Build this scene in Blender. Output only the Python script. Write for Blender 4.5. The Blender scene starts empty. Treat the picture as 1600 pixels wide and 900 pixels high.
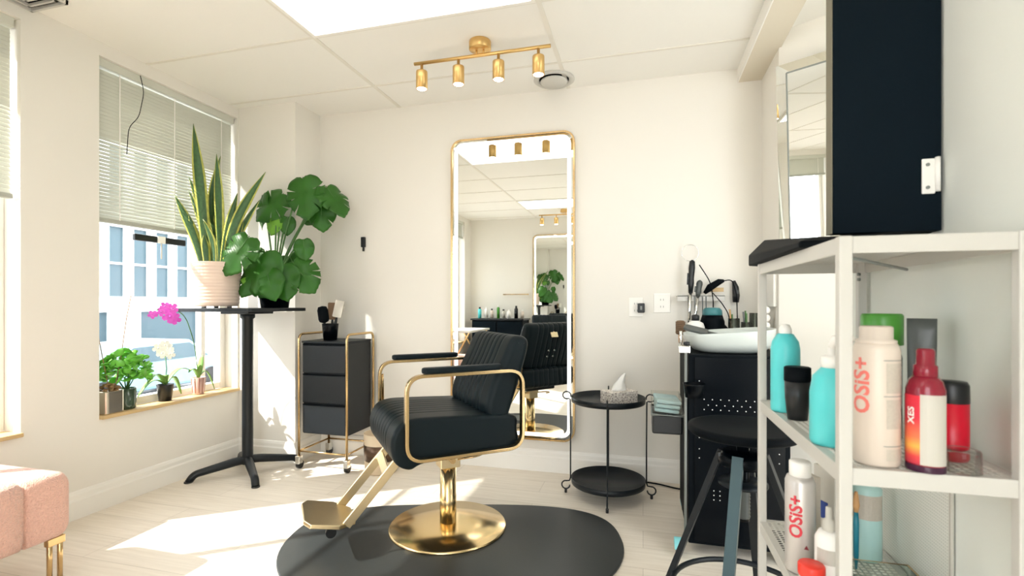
import bpy, bmesh, math, random
from mathutils import Vector, Matrix, Euler
random.seed(7)
PI = math.pi
sc = bpy.context.scene
COL = sc.collection

# ------------------------------------------------------------------ materials
def srgb(r, g, b):
    f = lambda c: (c/255/12.92) if c/255 <= .04045 else ((c/255+.055)/1.055)**2.4
    return (f(r), f(g), f(b), 1)

def mat(name, col, rough=.5, metal=0, spec=.5, noise=0, nscale=20, bump=0, bscale=60, trans=0, ior=1.45, emit=None, estr=0, sheen=0, coat=0, alpha=1):
    m = bpy.data.materials.new(name); m.use_nodes = True
    nt = m.node_tree; b = nt.nodes['Principled BSDF']
    b.inputs['Base Color'].default_value = col
    b.inputs['Roughness'].default_value = rough
    b.inputs['Metallic'].default_value = metal
    b.inputs['Specular IOR Level'].default_value = spec
    b.inputs['Transmission Weight'].default_value = trans
    b.inputs['IOR'].default_value = ior
    b.inputs['Sheen Weight'].default_value = sheen
    b.inputs['Coat Weight'].default_value = coat
    b.inputs['Alpha'].default_value = alpha
    tc = nt.nodes.new('ShaderNodeTexCoord')
    if noise:
        n = nt.nodes.new('ShaderNodeTexNoise'); n.inputs['Scale'].default_value = nscale; n.inputs['Detail'].default_value = 4
        mx = nt.nodes.new('ShaderNodeMix'); mx.data_type = 'RGBA'
        mx.inputs[6].default_value = tuple(c*(1-noise) for c in col[:3])+(1,)
        mx.inputs[7].default_value = tuple(min(1, c*(1+noise)) for c in col[:3])+(1,)
        nt.links.new(tc.outputs['Object'], n.inputs['Vector']); nt.links.new(n.outputs['Fac'], mx.inputs[0])
        nt.links.new(mx.outputs[2], b.inputs['Base Color'])
    if bump:
        n = nt.nodes.new('ShaderNodeTexNoise'); n.inputs['Scale'].default_value = bscale; n.inputs['Detail'].default_value = 3
        bp = nt.nodes.new('ShaderNodeBump'); bp.inputs['Strength'].default_value = bump; bp.inputs['Distance'].default_value = .01
        nt.links.new(tc.outputs['Object'], n.inputs['Vector']); nt.links.new(n.outputs['Fac'], bp.inputs['Height'])
        nt.links.new(bp.outputs['Normal'], b.inputs['Normal'])
    if emit:
        b.inputs['Emission Color'].default_value = emit; b.inputs['Emission Strength'].default_value = estr
    return m

def thin_glass(name, tint=(1, 1, 1, 1), gloss=.06):
    m = bpy.data.materials.new(name); m.use_nodes = True; nt = m.node_tree; nt.nodes.clear()
    o = nt.nodes.new('ShaderNodeOutputMaterial'); t = nt.nodes.new('ShaderNodeBsdfTransparent'); g = nt.nodes.new('ShaderNodeBsdfGlossy')
    mx = nt.nodes.new('ShaderNodeMixShader'); fr = nt.nodes.new('ShaderNodeLayerWeight'); fr.inputs['Blend'].default_value = .25
    ml = nt.nodes.new('ShaderNodeMath'); ml.operation = 'MULTIPLY'; ml.inputs[1].default_value = gloss*6
    t.inputs['Color'].default_value = tint; g.inputs['Roughness'].default_value = .03
    nt.links.new(fr.outputs['Fresnel'], ml.inputs[0]); nt.links.new(ml.outputs[0], mx.inputs[0])
    nt.links.new(t.outputs[0], mx.inputs[1]); nt.links.new(g.outputs[0], mx.inputs[2]); nt.links.new(mx.outputs[0], o.inputs[0])
    return m

def emis(name, col, s):
    m = bpy.data.materials.new(name); m.use_nodes = True; nt = m.node_tree; nt.nodes.clear()
    o = nt.nodes.new('ShaderNodeOutputMaterial'); e = nt.nodes.new('ShaderNodeEmission')
    e.inputs[0].default_value = col; e.inputs[1].default_value = s; nt.links.new(e.outputs[0], o.inputs[0]); return m

WALL = mat('wall_paint', (.79, .763, .705, 1), .75, spec=.2, bump=.03, bscale=140)
WALLR = mat('wall_right_light_tint', (.79, .81, .76, 1), .75, spec=.2, bump=.03, bscale=140)  # same wall paint, greenish cast of the light there mixed in
CEIL = mat('ceiling_board', (.85, .835, .79, 1), .9, spec=.1, bump=.05, bscale=90)
TBAR = mat('ceiling_grid_metal', (.76, .73, .66, 1), .6)
TRIM = mat('trim_white', (.86, .84, .79, 1), .4)
WHITE = mat('white_powder_coat', (.58, .565, .525, 1), .35)
WHITEP = mat('white_plastic', (.88, .86, .82, 1), .3)
BLIND = mat('blind_slat', (.60, .61, .54, 1), .5)
BLINDR = mat('blind_rail', (.40, .41, .36, 1), .5)
GOLD = mat('brushed_gold', (.66, .47, .24, 1), .22, metal=1, noise=.06, nscale=60)
GOLDP = mat('polished_brass', (.86, .66, .36, 1), .2, metal=1)
GOLDS = mat('satin_brass_lamp', (.70, .46, .18, 1), .35, metal=.85)
GOLDL = mat('pale_gold_plate', (.80, .66, .42, 1), .28, metal=1, noise=.05, nscale=30)
CHROME = mat('chrome', (.75, .75, .73, 1), .12, metal=1)
BLKLEA = mat('charcoal_leatherette', srgb(13, 25, 30), .46, spec=.22, bump=.05, bscale=300)
BLKMET = mat('black_metal', srgb(20, 26, 31), .38, spec=.4)
BLKPL = mat('black_plastic', srgb(22, 25, 28), .35)
BLKGLOSS = mat('black_gloss', srgb(4, 8, 13), .25, spec=.15)
BLKMAT = mat('black_matte', srgb(4, 9, 14), .6, spec=.1)
NAVY = mat('navy_black_board', srgb(3, 17, 26), .65, spec=.12, noise=.12, nscale=6)
MATR = mat('rubber_mat', srgb(48, 52, 53), .36, spec=.5, bump=.04, bscale=200)
CARTB = mat('black_wood_grain', srgb(18, 25, 31), .45, noise=.25, nscale=14)
PINK = mat('pink_boucle', srgb(226, 180, 164), .95, spec=.1, noise=.14, nscale=120, bump=.9, bscale=160, sheen=.4)
WOODSILL = mat('sill_wood', srgb(205, 176, 128), .5, noise=.1, nscale=12)
MIRROR = mat('mirror_glass', (.90, .92, .90, 1), .004, metal=1)
LED = emis('mirror_led', (1, .97, .9, 1), 3.0)
PANEL = emis('light_panel', (1, .98, .94, 1), 5.5)
BULB = emis('lamp_bulb', (1, .93, .8, 1), 12)
GLASS = thin_glass('window_glass')
CLEAR = thin_glass('clear_plastic', (.93, .94, .93, 1), .12)
CLEARG = thin_glass('clear_glass_jar', (.88, .92, .90, 1), .15)
POTP = mat('pink_ribbed_ceramic', srgb(226, 205, 190), .6)
SOIL = mat('soil', srgb(60, 44, 32), .95, bump=.8, bscale=60)
LEAF = mat('monstera_leaf', srgb(44, 96, 26), .40, noise=.35, nscale=7, spec=.4)
LEAFL = mat('young_leaf', srgb(110, 165, 50), .4, noise=.15, nscale=9)
STEM = mat('green_stem', srgb(70, 110, 55), .5)
JADE = mat('jade_leaf', srgb(105, 185, 60), .4, noise=.25, nscale=20)
ORCH = mat('orchid_leaf', srgb(110, 150, 70), .45, noise=.15, nscale=15)
PURP = mat('orchid_pink_petal', srgb(214, 92, 198), .6)
WPET = mat('orchid_white_petal', srgb(240, 238, 228), .6)
TWIG = mat('dry_stem', srgb(150, 120, 80), .7)
SILV = mat('mercury_silver_pot', (.72, .66, .55, 1), .18, metal=.9)
TEAL = mat('teal_plastic', srgb(88, 205, 208), .32)
TEALC = mat('teal_wheel_cover', srgb(130, 205, 210), .4)
RED = mat('red_translucent_plastic', srgb(132, 8, 38), .25, coat=.3)
CRIM = mat('crimson_plastic', srgb(205, 12, 44), .3)
REDL = mat('bright_red_lid', srgb(235, 62, 48), .35)
GREEN = mat('green_cap', srgb(70, 140, 50), .3)
GREENL = mat('olive_liquid', srgb(96, 110, 50), .2)
CREAM = mat('cream_can', srgb(212, 199, 186), .33)
SILCAN = mat('silver_can', srgb(205, 200, 196), .3, metal=.35)
GREYT = mat('grey_tube', srgb(74, 78, 76), .35)
LGREY = mat('label_grey', srgb(196, 192, 182), .5)
LABELW = mat('label_print_white', srgb(190, 181, 168), .5, noise=.12, nscale=240)
LIME = mat('lime_label', srgb(190, 200, 50), .5)
AMBER = mat('amber_liquid', srgb(190, 140, 60), .3)
AQUA = mat('pale_aqua_plastic', srgb(176, 212, 208), .3)
BLUE = mat('blue_print', srgb(40, 70, 150), .5)
INKR = mat('red_ink', srgb(205, 60, 72), .5)
INKK = mat('salmon_ink', srgb(226, 120, 110), .5)
WOODH = mat('brush_wood', srgb(196, 150, 100), .5)
BRIST = mat('brush_bristle', srgb(120, 96, 74), .8)
BEIGE = mat('beige_ceramic', srgb(214, 194, 164), .5)
BASIN = mat('white_basin', (.52, .56, .53, 1), .25)
TOWEL = mat('pale_blue_cloth', srgb(176, 202, 204), .9, bump=.5, bscale=80)
TISS = mat('tissue_paper', (.9, .9, .88, 1), .9)
LEGLIT = mat('stool_leg_lit', srgb(72, 92, 98), .35, metal=.5)  # black front leg with the bluish light on it painted in
GREYP = mat('grey_plastic', srgb(128, 132, 128), .45)

def ramp_mat(name, build):
    m = bpy.data.materials.new(name); m.use_nodes = True; build(m.node_tree, m.node_tree.nodes['Principled BSDF']); return m

def snake_build(nt, b):
    uv = nt.nodes.new('ShaderNodeUVMap'); sep = nt.nodes.new('ShaderNodeSeparateXYZ'); nt.links.new(uv.outputs[0], sep.inputs[0])
    r = nt.nodes.new('ShaderNodeValToRGB'); e = r.color_ramp.elements
    e[0].position = 0; e[0].color = srgb(206, 204, 104); e[1].position = 1; e[1].color = srgb(206, 204, 104)
    for p, c in ((.13, srgb(196, 198, 96)), (.19, srgb(52, 92, 48)), (.5, srgb(66, 104, 58)), (.81, srgb(52, 92, 48)), (.87, srgb(196, 198, 96))):
        x = e.new(p); x.color = c
    nt.links.new(sep.outputs['X'], r.inputs[0])
    w = nt.nodes.new('ShaderNodeTexNoise'); w.inputs['Scale'].default_value = 9; w.inputs['Detail'].default_value = 3
    mp = nt.nodes.new('ShaderNodeMapping'); mp.inputs['Scale'].default_value = (.6, 4, 1); nt.links.new(uv.outputs[0], mp.inputs[0]); nt.links.new(mp.outputs[0], w.inputs[0])
    mx = nt.nodes.new('ShaderNodeMix'); mx.data_type = 'RGBA'; mx.blend_type = 'MULTIPLY'; mx.inputs[0].default_value = .6
    r2 = nt.nodes.new('ShaderNodeValToRGB'); r2.color_ramp.elements[0].position = .35; r2.color_ramp.elements[0].color = (.5, .55, .5, 1); r2.color_ramp.elements[1].position = .6
    nt.links.new(w.outputs['Fac'], r2.inputs[0]); nt.links.new(r.outputs[0], mx.inputs[6]); nt.links.new(r2.outputs[0], mx.inputs[7])
    nt.links.new(mx.outputs[2], b.inputs['Base Color']); b.inputs['Roughness'].default_value = .4
SNAKE = ramp_mat('snake_leaf', snake_build)

def floor_build(nt, b):
    tc = nt.nodes.new('ShaderNodeTexCoord'); mp = nt.nodes.new('ShaderNodeMapping')
    nt.links.new(tc.outputs['Object'], mp.inputs[0])
    br = nt.nodes.new('ShaderNodeTexBrick'); br.inputs['Scale'].default_value = 1
    br.inputs['Brick Width'].default_value = 1.2; br.inputs['Row Height'].default_value = .18; br.inputs['Mortar Size'].default_value = .0012
    br.inputs['Color1'].default_value = (.86, .79, .69, 1); br.inputs['Color2'].default_value = (.81, .74, .64, 1); br.inputs['Mortar'].default_value = (.58, .52, .43, 1)
    nt.links.new(mp.outputs[0], br.inputs[0])
    mp2 = nt.nodes.new('ShaderNodeMapping'); mp2.inputs['Scale'].default_value = (1.6, 26, 1); nt.links.new(tc.outputs['Object'], mp2.inputs[0])
    n = nt.nodes.new('ShaderNodeTexNoise'); n.inputs['Scale'].default_value = 2.2; n.inputs['Detail'].default_value = 6; nt.links.new(mp2.outputs[0], n.inputs[0])
    r = nt.nodes.new('ShaderNodeValToRGB'); r.color_ramp.elements[0].position = .3; r.color_ramp.elements[0].color = (.87, .855, .83, 1); r.color_ramp.elements[1].position = .7; r.color_ramp.elements[1].color = (1, 1, 1, 1)
    nt.links.new(n.outputs['Fac'], r.inputs[0])
    mx = nt.nodes.new('ShaderNodeMix'); mx.data_type = 'RGBA'; mx.blend_type = 'MULTIPLY'; mx.inputs[0].default_value = 1
    nt.links.new(br.outputs[0], mx.inputs[6]); nt.links.new(r.outputs[0], mx.inputs[7]); nt.links.new(mx.outputs[2], b.inputs['Base Color'])
    b.inputs['Roughness'].default_value = .45; b.inputs['Specular IOR Level'].default_value = .3
FLOOR = ramp_mat('floor_laminate', floor_build)

def tissue_build(nt, b):
    tc = nt.nodes.new('ShaderNodeTexCoord'); v = nt.nodes.new('ShaderNodeTexVoronoi'); v.feature = 'DISTANCE_TO_EDGE'; v.inputs['Scale'].default_value = 70
    nt.links.new(tc.outputs['Object'], v.inputs['Vector'])
    r = nt.nodes.new('ShaderNodeValToRGB'); r.color_ramp.elements[0].color = srgb(236, 230, 222); r.color_ramp.elements[1].color = srgb(176, 166, 158)
    r.color_ramp.elements[0].position = .08; r.color_ramp.elements[1].position = .14
    nt.links.new(v.outputs[0], r.inputs[0]); nt.links.new(r.outputs[0], b.inputs['Base Color']); b.inputs['Roughness'].default_value = .6
TISSBOX = ramp_mat('tissue_box_print', tissue_build)

def sunset_build(nt, b):
    tc = nt.nodes.new('ShaderNodeTexCoord'); s = nt.nodes.new('ShaderNodeSeparateXYZ'); nt.links.new(tc.outputs['Object'], s.inputs[0])
    m = nt.nodes.new('ShaderNodeMath'); m.operation = 'MULTIPLY'; m.inputs[1].default_value = 1/.12; nt.links.new(s.outputs['Z'], m.inputs[0])
    r = nt.nodes.new('ShaderNodeValToRGB'); e = r.color_ramp.elements; e[0].color = srgb(170, 24, 70); e[1].color = srgb(214, 40, 60); e[0].position = .05; e[1].position = .95
    for p, c in ((.2, srgb(222, 70, 70)), (.33, srgb(246, 176, 80)), (.45, srgb(238, 120, 80)), (.7, srgb(214, 44, 66))):
        x = e.new(p); x.color = c
    nt.links.new(m.outputs[0], r.inputs[0]); nt.links.new(r.outputs[0], b.inputs['Base Color']); b.inputs['Roughness'].default_value = .3
SUNSET = ramp_mat('sunset_print', sunset_build)

# ------------------------------------------------------------------ mesh helpers
def new(): return bmesh.new()
def box(bm, x0, x1, y0, y1, z0, z1, M=None):
    v = [bm.verts.new((x, y, z)) for z in (z0, z1) for (x, y) in ((x0, y0), (x1, y0), (x1, y1), (x0, y1))]
    for f in ((0, 3, 2, 1), (4, 5, 6, 7), (0, 1, 5, 4), (1, 2, 6, 5), (2, 3, 7, 6), (3, 0, 4, 7)): bm.faces.new([v[i] for i in f])
    if M: bmesh.ops.transform(bm, matrix=M, verts=v)
    return v
def ring(bm, c, u, w, r, n):
    return [bm.verts.new(c + (u*math.cos(2*PI*i/n) + w*math.sin(2*PI*i/n))*r) for i in range(n)]
def frame_of(d):
    d = d.normalized(); a = Vector((0, 0, 1)) if abs(d.z) < .9 else Vector((1, 0, 0))
    u = d.cross(a).normalized(); return u, d.cross(u).normalized()
def skin(bm, R, closed=False, caps=True):
    n = len(R[0]); m = len(R)
    for k in range(m if closed else m-1):
        a, b = R[k], R[(k+1) % m]
        for i in range(n):
            f = bm.faces.new((a[i], a[(i+1) % n], b[(i+1) % n], b[i])); f.smooth = True
    if caps and not closed:
        bm.faces.new(R[0][::-1]); bm.faces.new(R[-1])
def tube(bm, pts, r, n=10, closed=False):
    pts = [Vector(p) for p in pts]; m = len(pts)
    rs = r if isinstance(r, (list, tuple)) else [r]*m
    u = None; R = []
    for k in range(m):
        if closed: d = pts[(k+1) % m]-pts[k-1]
        else: d = pts[min(k+1, m-1)]-pts[max(k-1, 0)]
        d = d.normalized() if d.length > 1e-9 else Vector((0, 0, 1))
        if u is None: u, w = frame_of(d)
        else:
            u = (u - d*u.dot(d)).normalized(); w = d.cross(u)
        R.append(ring(bm, pts[k], u, w, rs[k], n))
    skin(bm, R, closed)
def cyl(bm, p0, p1, r0, r1=None, n=20): tube(bm, [p0, p1], [r0, r0 if r1 is None else r1], n)
def lathe(bm, prof, c=(0, 0, 0), n=28, closed=False, M=None):
    c = Vector(c); R = []
    for (r, z) in prof:
        R.append([bm.verts.new(c+Vector((max(r, 1e-4)*math.cos(2*PI*i/n), max(r, 1e-4)*math.sin(2*PI*i/n), z))) for i in range(n)])
    skin(bm, R, closed, caps=not closed)
    if M: bmesh.ops.transform(bm, matrix=M, verts=[v for q in R for v in q])
def prism(bm, poly, z0, z1, M=None):
    a = [bm.verts.new((x, y, z0)) for x, y in poly]; b = [bm.verts.new((x, y, z1)) for x, y in poly]
    bm.faces.new(a[::-1]); bm.faces.new(b); n = len(a)
    for i in range(n): bm.faces.new((a[i], a[(i+1) % n], b[(i+1) % n], b[i]))
    if M: bmesh.ops.transform(bm, matrix=M, verts=a+b)
def fillet(pts, r, n=6, closed=False):
    pts = [Vector(p) for p in pts]; m = len(pts); out = []
    for i, p in enumerate(pts):
        if not closed and i in (0, m-1): out.append(p); continue
        a, b = pts[i-1], pts[(i+1) % m]; da = a-p; db = b-p
        k = min(r, da.length*.49, db.length*.49)
        s, e = p+da.normalized()*k, p+db.normalized()*k
        for j in range(n+1):
            t = j/n; out.append((1-t)**2*s+2*t*(1-t)*p+t*t*e)
    return out
def rrect(w, h, r, n=6):   # 2D rounded rectangle centred at 0
    out = []
    for cx, cy, a in ((w/2-r, h/2-r, 0), (-w/2+r, h/2-r, PI/2), (-w/2+r, -h/2+r, PI), (w/2-r, -h/2+r, 3*PI/2)):
        for j in range(n+1): t = a+PI/2*j/n; out.append((cx+r*math.cos(t), cy+r*math.sin(t)))
    return out
def bar_sweep(bm, path, w, t, side=(0, 1, 0), closed=False):
    side = Vector(side).normalized(); path = [Vector(p) for p in path]; m = len(path); R = []
    for k in range(m):
        if closed: d = path[(k+1) % m]-path[k-1]
        else: d = path[min(k+1, m-1)]-path[max(k-1, 0)]
        nn = d.normalized().cross(side).normalized()
        R.append([bm.verts.new(path[k]+nn*(t/2*a)+side*(w/2*b)) for a, b in ((-1, -1), (1, -1), (1, 1), (-1, 1))])
    skin(bm, R, closed)
    for f in bm.faces: f.smooth = False
def obj(name, bm, m, parent=None, bevel=0, smooth=False, loc=None, rot=None, sub=0, solid=0):
    bmesh.ops.recalc_face_normals(bm, faces=bm.faces)
    me = bpy.data.meshes.new(name); bm.to_mesh(me); bm.free()
    if smooth:
        for p in me.polygons: p.use_smooth = True
    me.materials.append(m)
    o = bpy.data.objects.new(name, me); COL.objects.link(o)
    if parent: o.parent = parent
    if loc: o.location = loc
    if rot: o.rotation_euler = rot
    if solid: md = o.modifiers.new('s', 'SOLIDIFY'); md.thickness = solid; md.offset = 0
    if bevel:
        md = o.modifiers.new('b', 'BEVEL'); md.width = bevel; md.segments = 2; md.limit_method = 'ANGLE'; md.angle_limit = math.radians(40)
    if sub: md = o.modifiers.new('u', 'SUBSURF'); md.levels = sub; md.render_levels = sub
    return o
def thing(name, label, cat, loc=(0, 0, 0), rz=0, group=None):
    o = bpy.data.objects.new(name, None); COL.objects.link(o); o.empty_display_size = .1
    o.location = loc; o.rotation_euler = (0, 0, rz); tag(o, label, cat, group); return o
def tag(o, label, cat, group=None):
    o['label'] = label; o['category'] = cat
    if group: o['group'] = group
    return o
def struct(name, bm, m, parent=None, **k):
    o = obj(name, bm, m, parent, **k)
    if parent is None: o['kind'] = 'structure'
    return o
def kids(o): return [c for c in COL.objects if c.parent == o]
def dup(o, parent=None, loc=None, rz=None, label=None):
    c = o.copy(); COL.objects.link(c); c.parent = parent
    if loc is not None: c.location = loc
    if rz is not None: c.rotation_euler = (0, 0, rz)
    if label: c['label'] = label
    for k in kids(o): dup(k, c)
    return c
def bx(*a, M=None):
    bm = new(); box(bm, *a, M=M); return bm
def cy(*a, **k):
    bm = new(); cyl(bm, *a, **k); return bm
def lt(prof, **k):
    bm = new(); lathe(bm, prof, **k); return bm
def prism_bm(poly, z0, z1):
    bm = new(); prism(bm, poly, z0, z1); return bm
def T(x, y, z): return Matrix.Translation((x, y, z))
def RX(a): return Matrix.Rotation(a, 4, 'X')
def RY(a): return Matrix.Rotation(a, 4, 'Y')
def RZ(a): return Matrix.Rotation(a, 4, 'Z')

def text_part(name, body, size, m, parent, R=None, cz=0, ang=0, vertical=True, plane=None, bold=.0, shear=0):
    """lettering; wrapped on a cylinder of radius R (vertical: reads bottom to top) or laid in a plane by matrix"""
    cu = bpy.data.curves.new(name, 'FONT'); cu.body = body; cu.size = size; cu.align_x = 'CENTER'; cu.align_y = 'CENTER'; cu.offset = bold; cu.shear = shear
    cu.resolution_u = 3
    tmp = bpy.data.objects.new('t', cu); COL.objects.link(tmp)
    dg = bpy.context.evaluated_depsgraph_get(); me = bpy.data.meshes.new_from_object(tmp.evaluated_get(dg))
    bpy.data.objects.remove(tmp); bpy.data.curves.remove(cu)
    me.name = name
    bm = bmesh.new(); bm.from_mesh(me); 
    if R:
        bmesh.ops.subdivide_edges(bm, edges=[e for e in bm.edges if e.calc_length() > size*.2], cuts=2)
        for v in bm.verts:
            x, y = (v.co.x, v.co.y)
            if vertical: x, y = (-y, x)
            a = ang + x/R; rr = R+.0006
            v.co = Vector((rr*math.cos(a), rr*math.sin(a), cz+y))
    else: bmesh.ops.transform(bm, matrix=plane, verts=bm.verts)
    bm.to_mesh(me); bm.free(); me.materials.clear(); me.materials.append(m)
    o = bpy.data.objects.new(name, me); COL.objects.link(o); o.parent = parent
    return o

def patch(bm, R, a0, a1, z0, z1, n=10):
    """curved label patch just off a cylinder"""
    A = [bm.verts.new((R*math.cos(a0+(a1-a0)*i/n), R*math.sin(a0+(a1-a0)*i/n), z0)) for i in range(n+1)]
    B = [bm.verts.new((R*math.cos(a0+(a1-a0)*i/n), R*math.sin(a0+(a1-a0)*i/n), z1)) for i in range(n+1)]
    for i in range(n): bm.faces.new((A[i], A[i+1], B[i+1], B[i]))

# ------------------------------------------------------------------ room shell
H = 2.55; XL = -2.86; YB = 3.25; XR = .56; YR = -1.55
CY0 = 2.97; CX1 = -2.375
SILL = .51; HEAD = 2.475
WIN = [(2.014, 2.96), (.33, 1.663), (-1.25, 0.0)]
struct('floor', bx(-3.06, 1.4, YR-.1, YB+.1, -.08, 0), FLOOR)
struct('ceiling', bx(-3.06, 1.4, YR-.1, YB+.1, H, H+.08), CEIL)
struct('wall_back', bx(-3.06, .79, YB, YB+.1, 0, H), WALL)
bm = new(); box(bm, -3.06, -.80, YR-.1, YR, 0, H); box(bm, .46, 1.4, YR-.1, YR, 0, H); box(bm, -.80, .46, YR-.1, YR, 2.25, H); struct('wall_rear', bm, WALL)
bm = new()
ys = [YR]+[v for w in sorted(WIN) for v in w]+[YB]
for i in range(0, len(ys), 2): box(bm, -3.06, XL, ys[i], ys[i+1], 0, H)
for a, b in WIN:
    box(bm, -3.06, XL, a, b, 0, SILL-.02); box(bm, -3.06, XL, a, b, HEAD, H)
struct('wall_left', bm, WALL)
struct('wall_column', bx(XL, CX1, CY0, YB, 0, H), WALL)
struct('wall_right', bx(XR, XR+.14, YR, 1.56, 0, H), WALLR)
# niche beyond the right wall; splayed wall carries the bevelled mirror
d = Vector((.86, -.51, 0)).normalized(); nn = Vector((.51, .86, 0)).normalized(); p0 = Vector((.69, 2.865, 0))
a, b = p0, p0+d*.70
struct('wall_splayed', prism_bm([(a.x, a.y), (b.x, b.y), (b.x+nn.x*.1, b.y+nn.y*.1), (a.x+nn.x*.1, a.y+nn.y*.1)], 0, H), WALL)
struct('wall_niche', bx(.69, .79, 2.87, YB, 0, H), WALL)
struct('wall_alcove', bx(1.27, 1.4, 1.56, 3.3, 0, H), WALL)
struct('trim_5', bx(XR, .70, YR, YB, 2.467, H), mat('soffit_brown', (.70, .64, .53, 1), .8))  # browner and darker than the wall colour
struct('trim_6', bx(XR-.006, XR, YR, YB, 2.467, H), TRIM)
# ceiling grid
bm = new()
for x in (-1.707, -.477): box(bm, x-.012, x+.012, YR, YB, H-.004, H)
for i in range(8):
    y = 2.89-.61*i
    box(bm, -2.86, XR-.006, y-.009, y+.009, H-.0035, H)
struct('trim_1', bm, TBAR)
# baseboards
def base_profile(bm, p, q, nrm):
    p = Vector(p); q = Vector(q); nrm = Vector(nrm)
    pr = [(0, 0), (.016, 0), (.016, .095), (.011, .105), (.011, .125), (.006, .14), (0, .145)]
    A = [bm.verts.new(p+nrm*o+Vector((0, 0, z))) for o, z in pr]; B = [bm.verts.new(q+nrm*o+Vector((0, 0, z))) for o, z in pr]
    bm.faces.new(A); bm.faces.new(B[::-1])
    for i in range(len(pr)): bm.faces.new((A[i], B[i], B[(i+1) % len(pr)], A[(i+1) % len(pr)]))
bm = new(); base_profile(bm, (XL, YR, 0), (XL, CY0, 0), (1, 0, 0)); base_profile(bm, (XL, CY0, 0), (CX1, CY0, 0), (0, -1, 0)); base_profile(bm, (CX1, CY0-.016, 0), (CX1, YB, 0), (1, 0, 0)); struct('baseboard_left', bm, TRIM)
bm = new(); base_profile(bm, (CX1+.016, YB, 0), (XR, YB, 0), (0, -1, 0)); struct('baseboard_back', bm, TRIM)
bm = new(); base_profile(bm, (XR, YR, 0), (XR, 1.56, 0), (-1, 0, 0)); struct('baseboard_right', bm, TRIM)
bm = new(); base_profile(bm, (XL, YR, 0), (-.80, YR, 0), (0, 1, 0)); struct('baseboard_rear', bm, TRIM)
# white board on the niche wall by the tools
struct('trim_4', bx(.672, .69, 2.90, YB, 1.105, 1.32), TRIM, bevel=.004)

# windows
GX = -3.0
for i, (a, b) in enumerate(WIN):
    w = bpy.data.objects.new('window_%d' % (i+1), None); COL.objects.link(w); w['kind'] = 'structure'; w.location = (GX, a, SILL)
    L = b-a; HH = HEAD-SILL
    bm = new(); t = .045
    box(bm, -.03, .03, 0, t, 0, HH); box(bm, -.03, .03, L-t, L, 0, HH); box(bm, -.03, .03, t, L-t, 0, t); box(bm, -.03, .03, t, L-t, HH-t, HH)
    if L > 1.1: box(bm, -.02, .02, L/2-.02, L/2+.02, t, HH-t)
    if i == 0: box(bm, -.025, .025, L-.20, L-.165, t, HH-t)
    obj('window_frame', bm, TRIM, w, bevel=.003)
    obj('pane', bx(-.003, .003, t, L-t, t, HH-t), GLASS, w)
    obj('window_sill', bx(.03, .165, -.0, L, -.02, .0), WOODSILL, w, bevel=.004)
# unseen glazed door, added in the rear wall to let in fill daylight
w = bpy.data.objects.new('added_fill_door', None); COL.objects.link(w); w['kind'] = 'structure'; w.location = (-.80, YR-.06, 0)
bm = new()
for a in ((0, .06, 0, 2.25), (1.20, 1.26, 0, 2.25), (.06, 1.20, 0, .09), (.06, 1.20, 2.18, 2.25)): box(bm, a[0], a[1], -.025, .025, a[2], a[3])
obj('fill_door_frame', bm, TRIM, w, bevel=.003); obj('pane', bx(.06, 1.20, -.003, .003, .09, 2.18), GLASS, w)
obj('fill_door_handle', cy((1.14, .05, .95), (1.14, .05, 1.25), .012), GOLD, w)
# dark handle bar across the upper window sash
hb = thing('window_latch_bar', 'black latch bar across the glass just below the lowered blind', 'latch', (-2.962, 2.28, 1.525))
obj('bar', bx(-.012, .012, 0, .34, -.02, .02), BLKPL, hb, bevel=.004)
obj('bracket', bx(.010, .018, .14, .19, -.022, .022), WHITEP, hb)
obj('wand', cy((.014, .165, -.02), (.014, .165, -.12), .004, n=8), LGREY, hb)

# blinds
def blind(a, b, zb, label, split):
    r = thing('window_blind', label, 'blind', (-2.905, a+.012, zb), 0, 'blinds hanging over the left windows'); L = b-a-.024; top = HEAD-zb
    obj('headrail', bx(-.025, .025, 0, L, top-.045, top), BLIND, r, bevel=.003)
    bm = new(); z = .035; 
    while z < top-.05:
        closed = zb+z > split
        ang = math.radians(80 if closed else 60); w = .0125; M = T(0, 0, z)@RY(ang)
        box(bm, -w, w, .004, L-.004, -.0006, .0006, M=M); z += .0205
    obj('slats', bm, BLIND, r)
    obj('bottom_rail', bx(-.016, .016, 0, L, 0, .024), BLINDR, r, bevel=.004)
    for yy in (.12, L*.5, L-.1):
        obj('ladder_cord', bx(.0145, .0155, yy-.003, yy+.003, .02, top-.04), WHITEP, r)
    return r
blind(*WIN[0], 1.575, 'half lowered white slatted blind behind the tall potted snake plant', 2.05)
blind(*WIN[1], 1.62, 'white slatted blind at the left edge of the photo, beyond the wall pier', 2.05)
blind(*WIN[2], 2.20, 'white slatted blind seen only in the mirrors, at the rear window', 2.05)
bm = new(); tube(bm, fillet([(-2.872, 2.25, 2.47), (-2.868, 2.27, 2.38), (-2.87, 2.24, 2.22), (-2.87, 2.18, 2.14), (-2.871, 2.17, 1.98)], .04), .0022, 6)
tag(obj('blind_cord', bm, BLKMAT, None, smooth=True), 'thin dark loose cord dangling in front of the window blind', 'cord')

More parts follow.
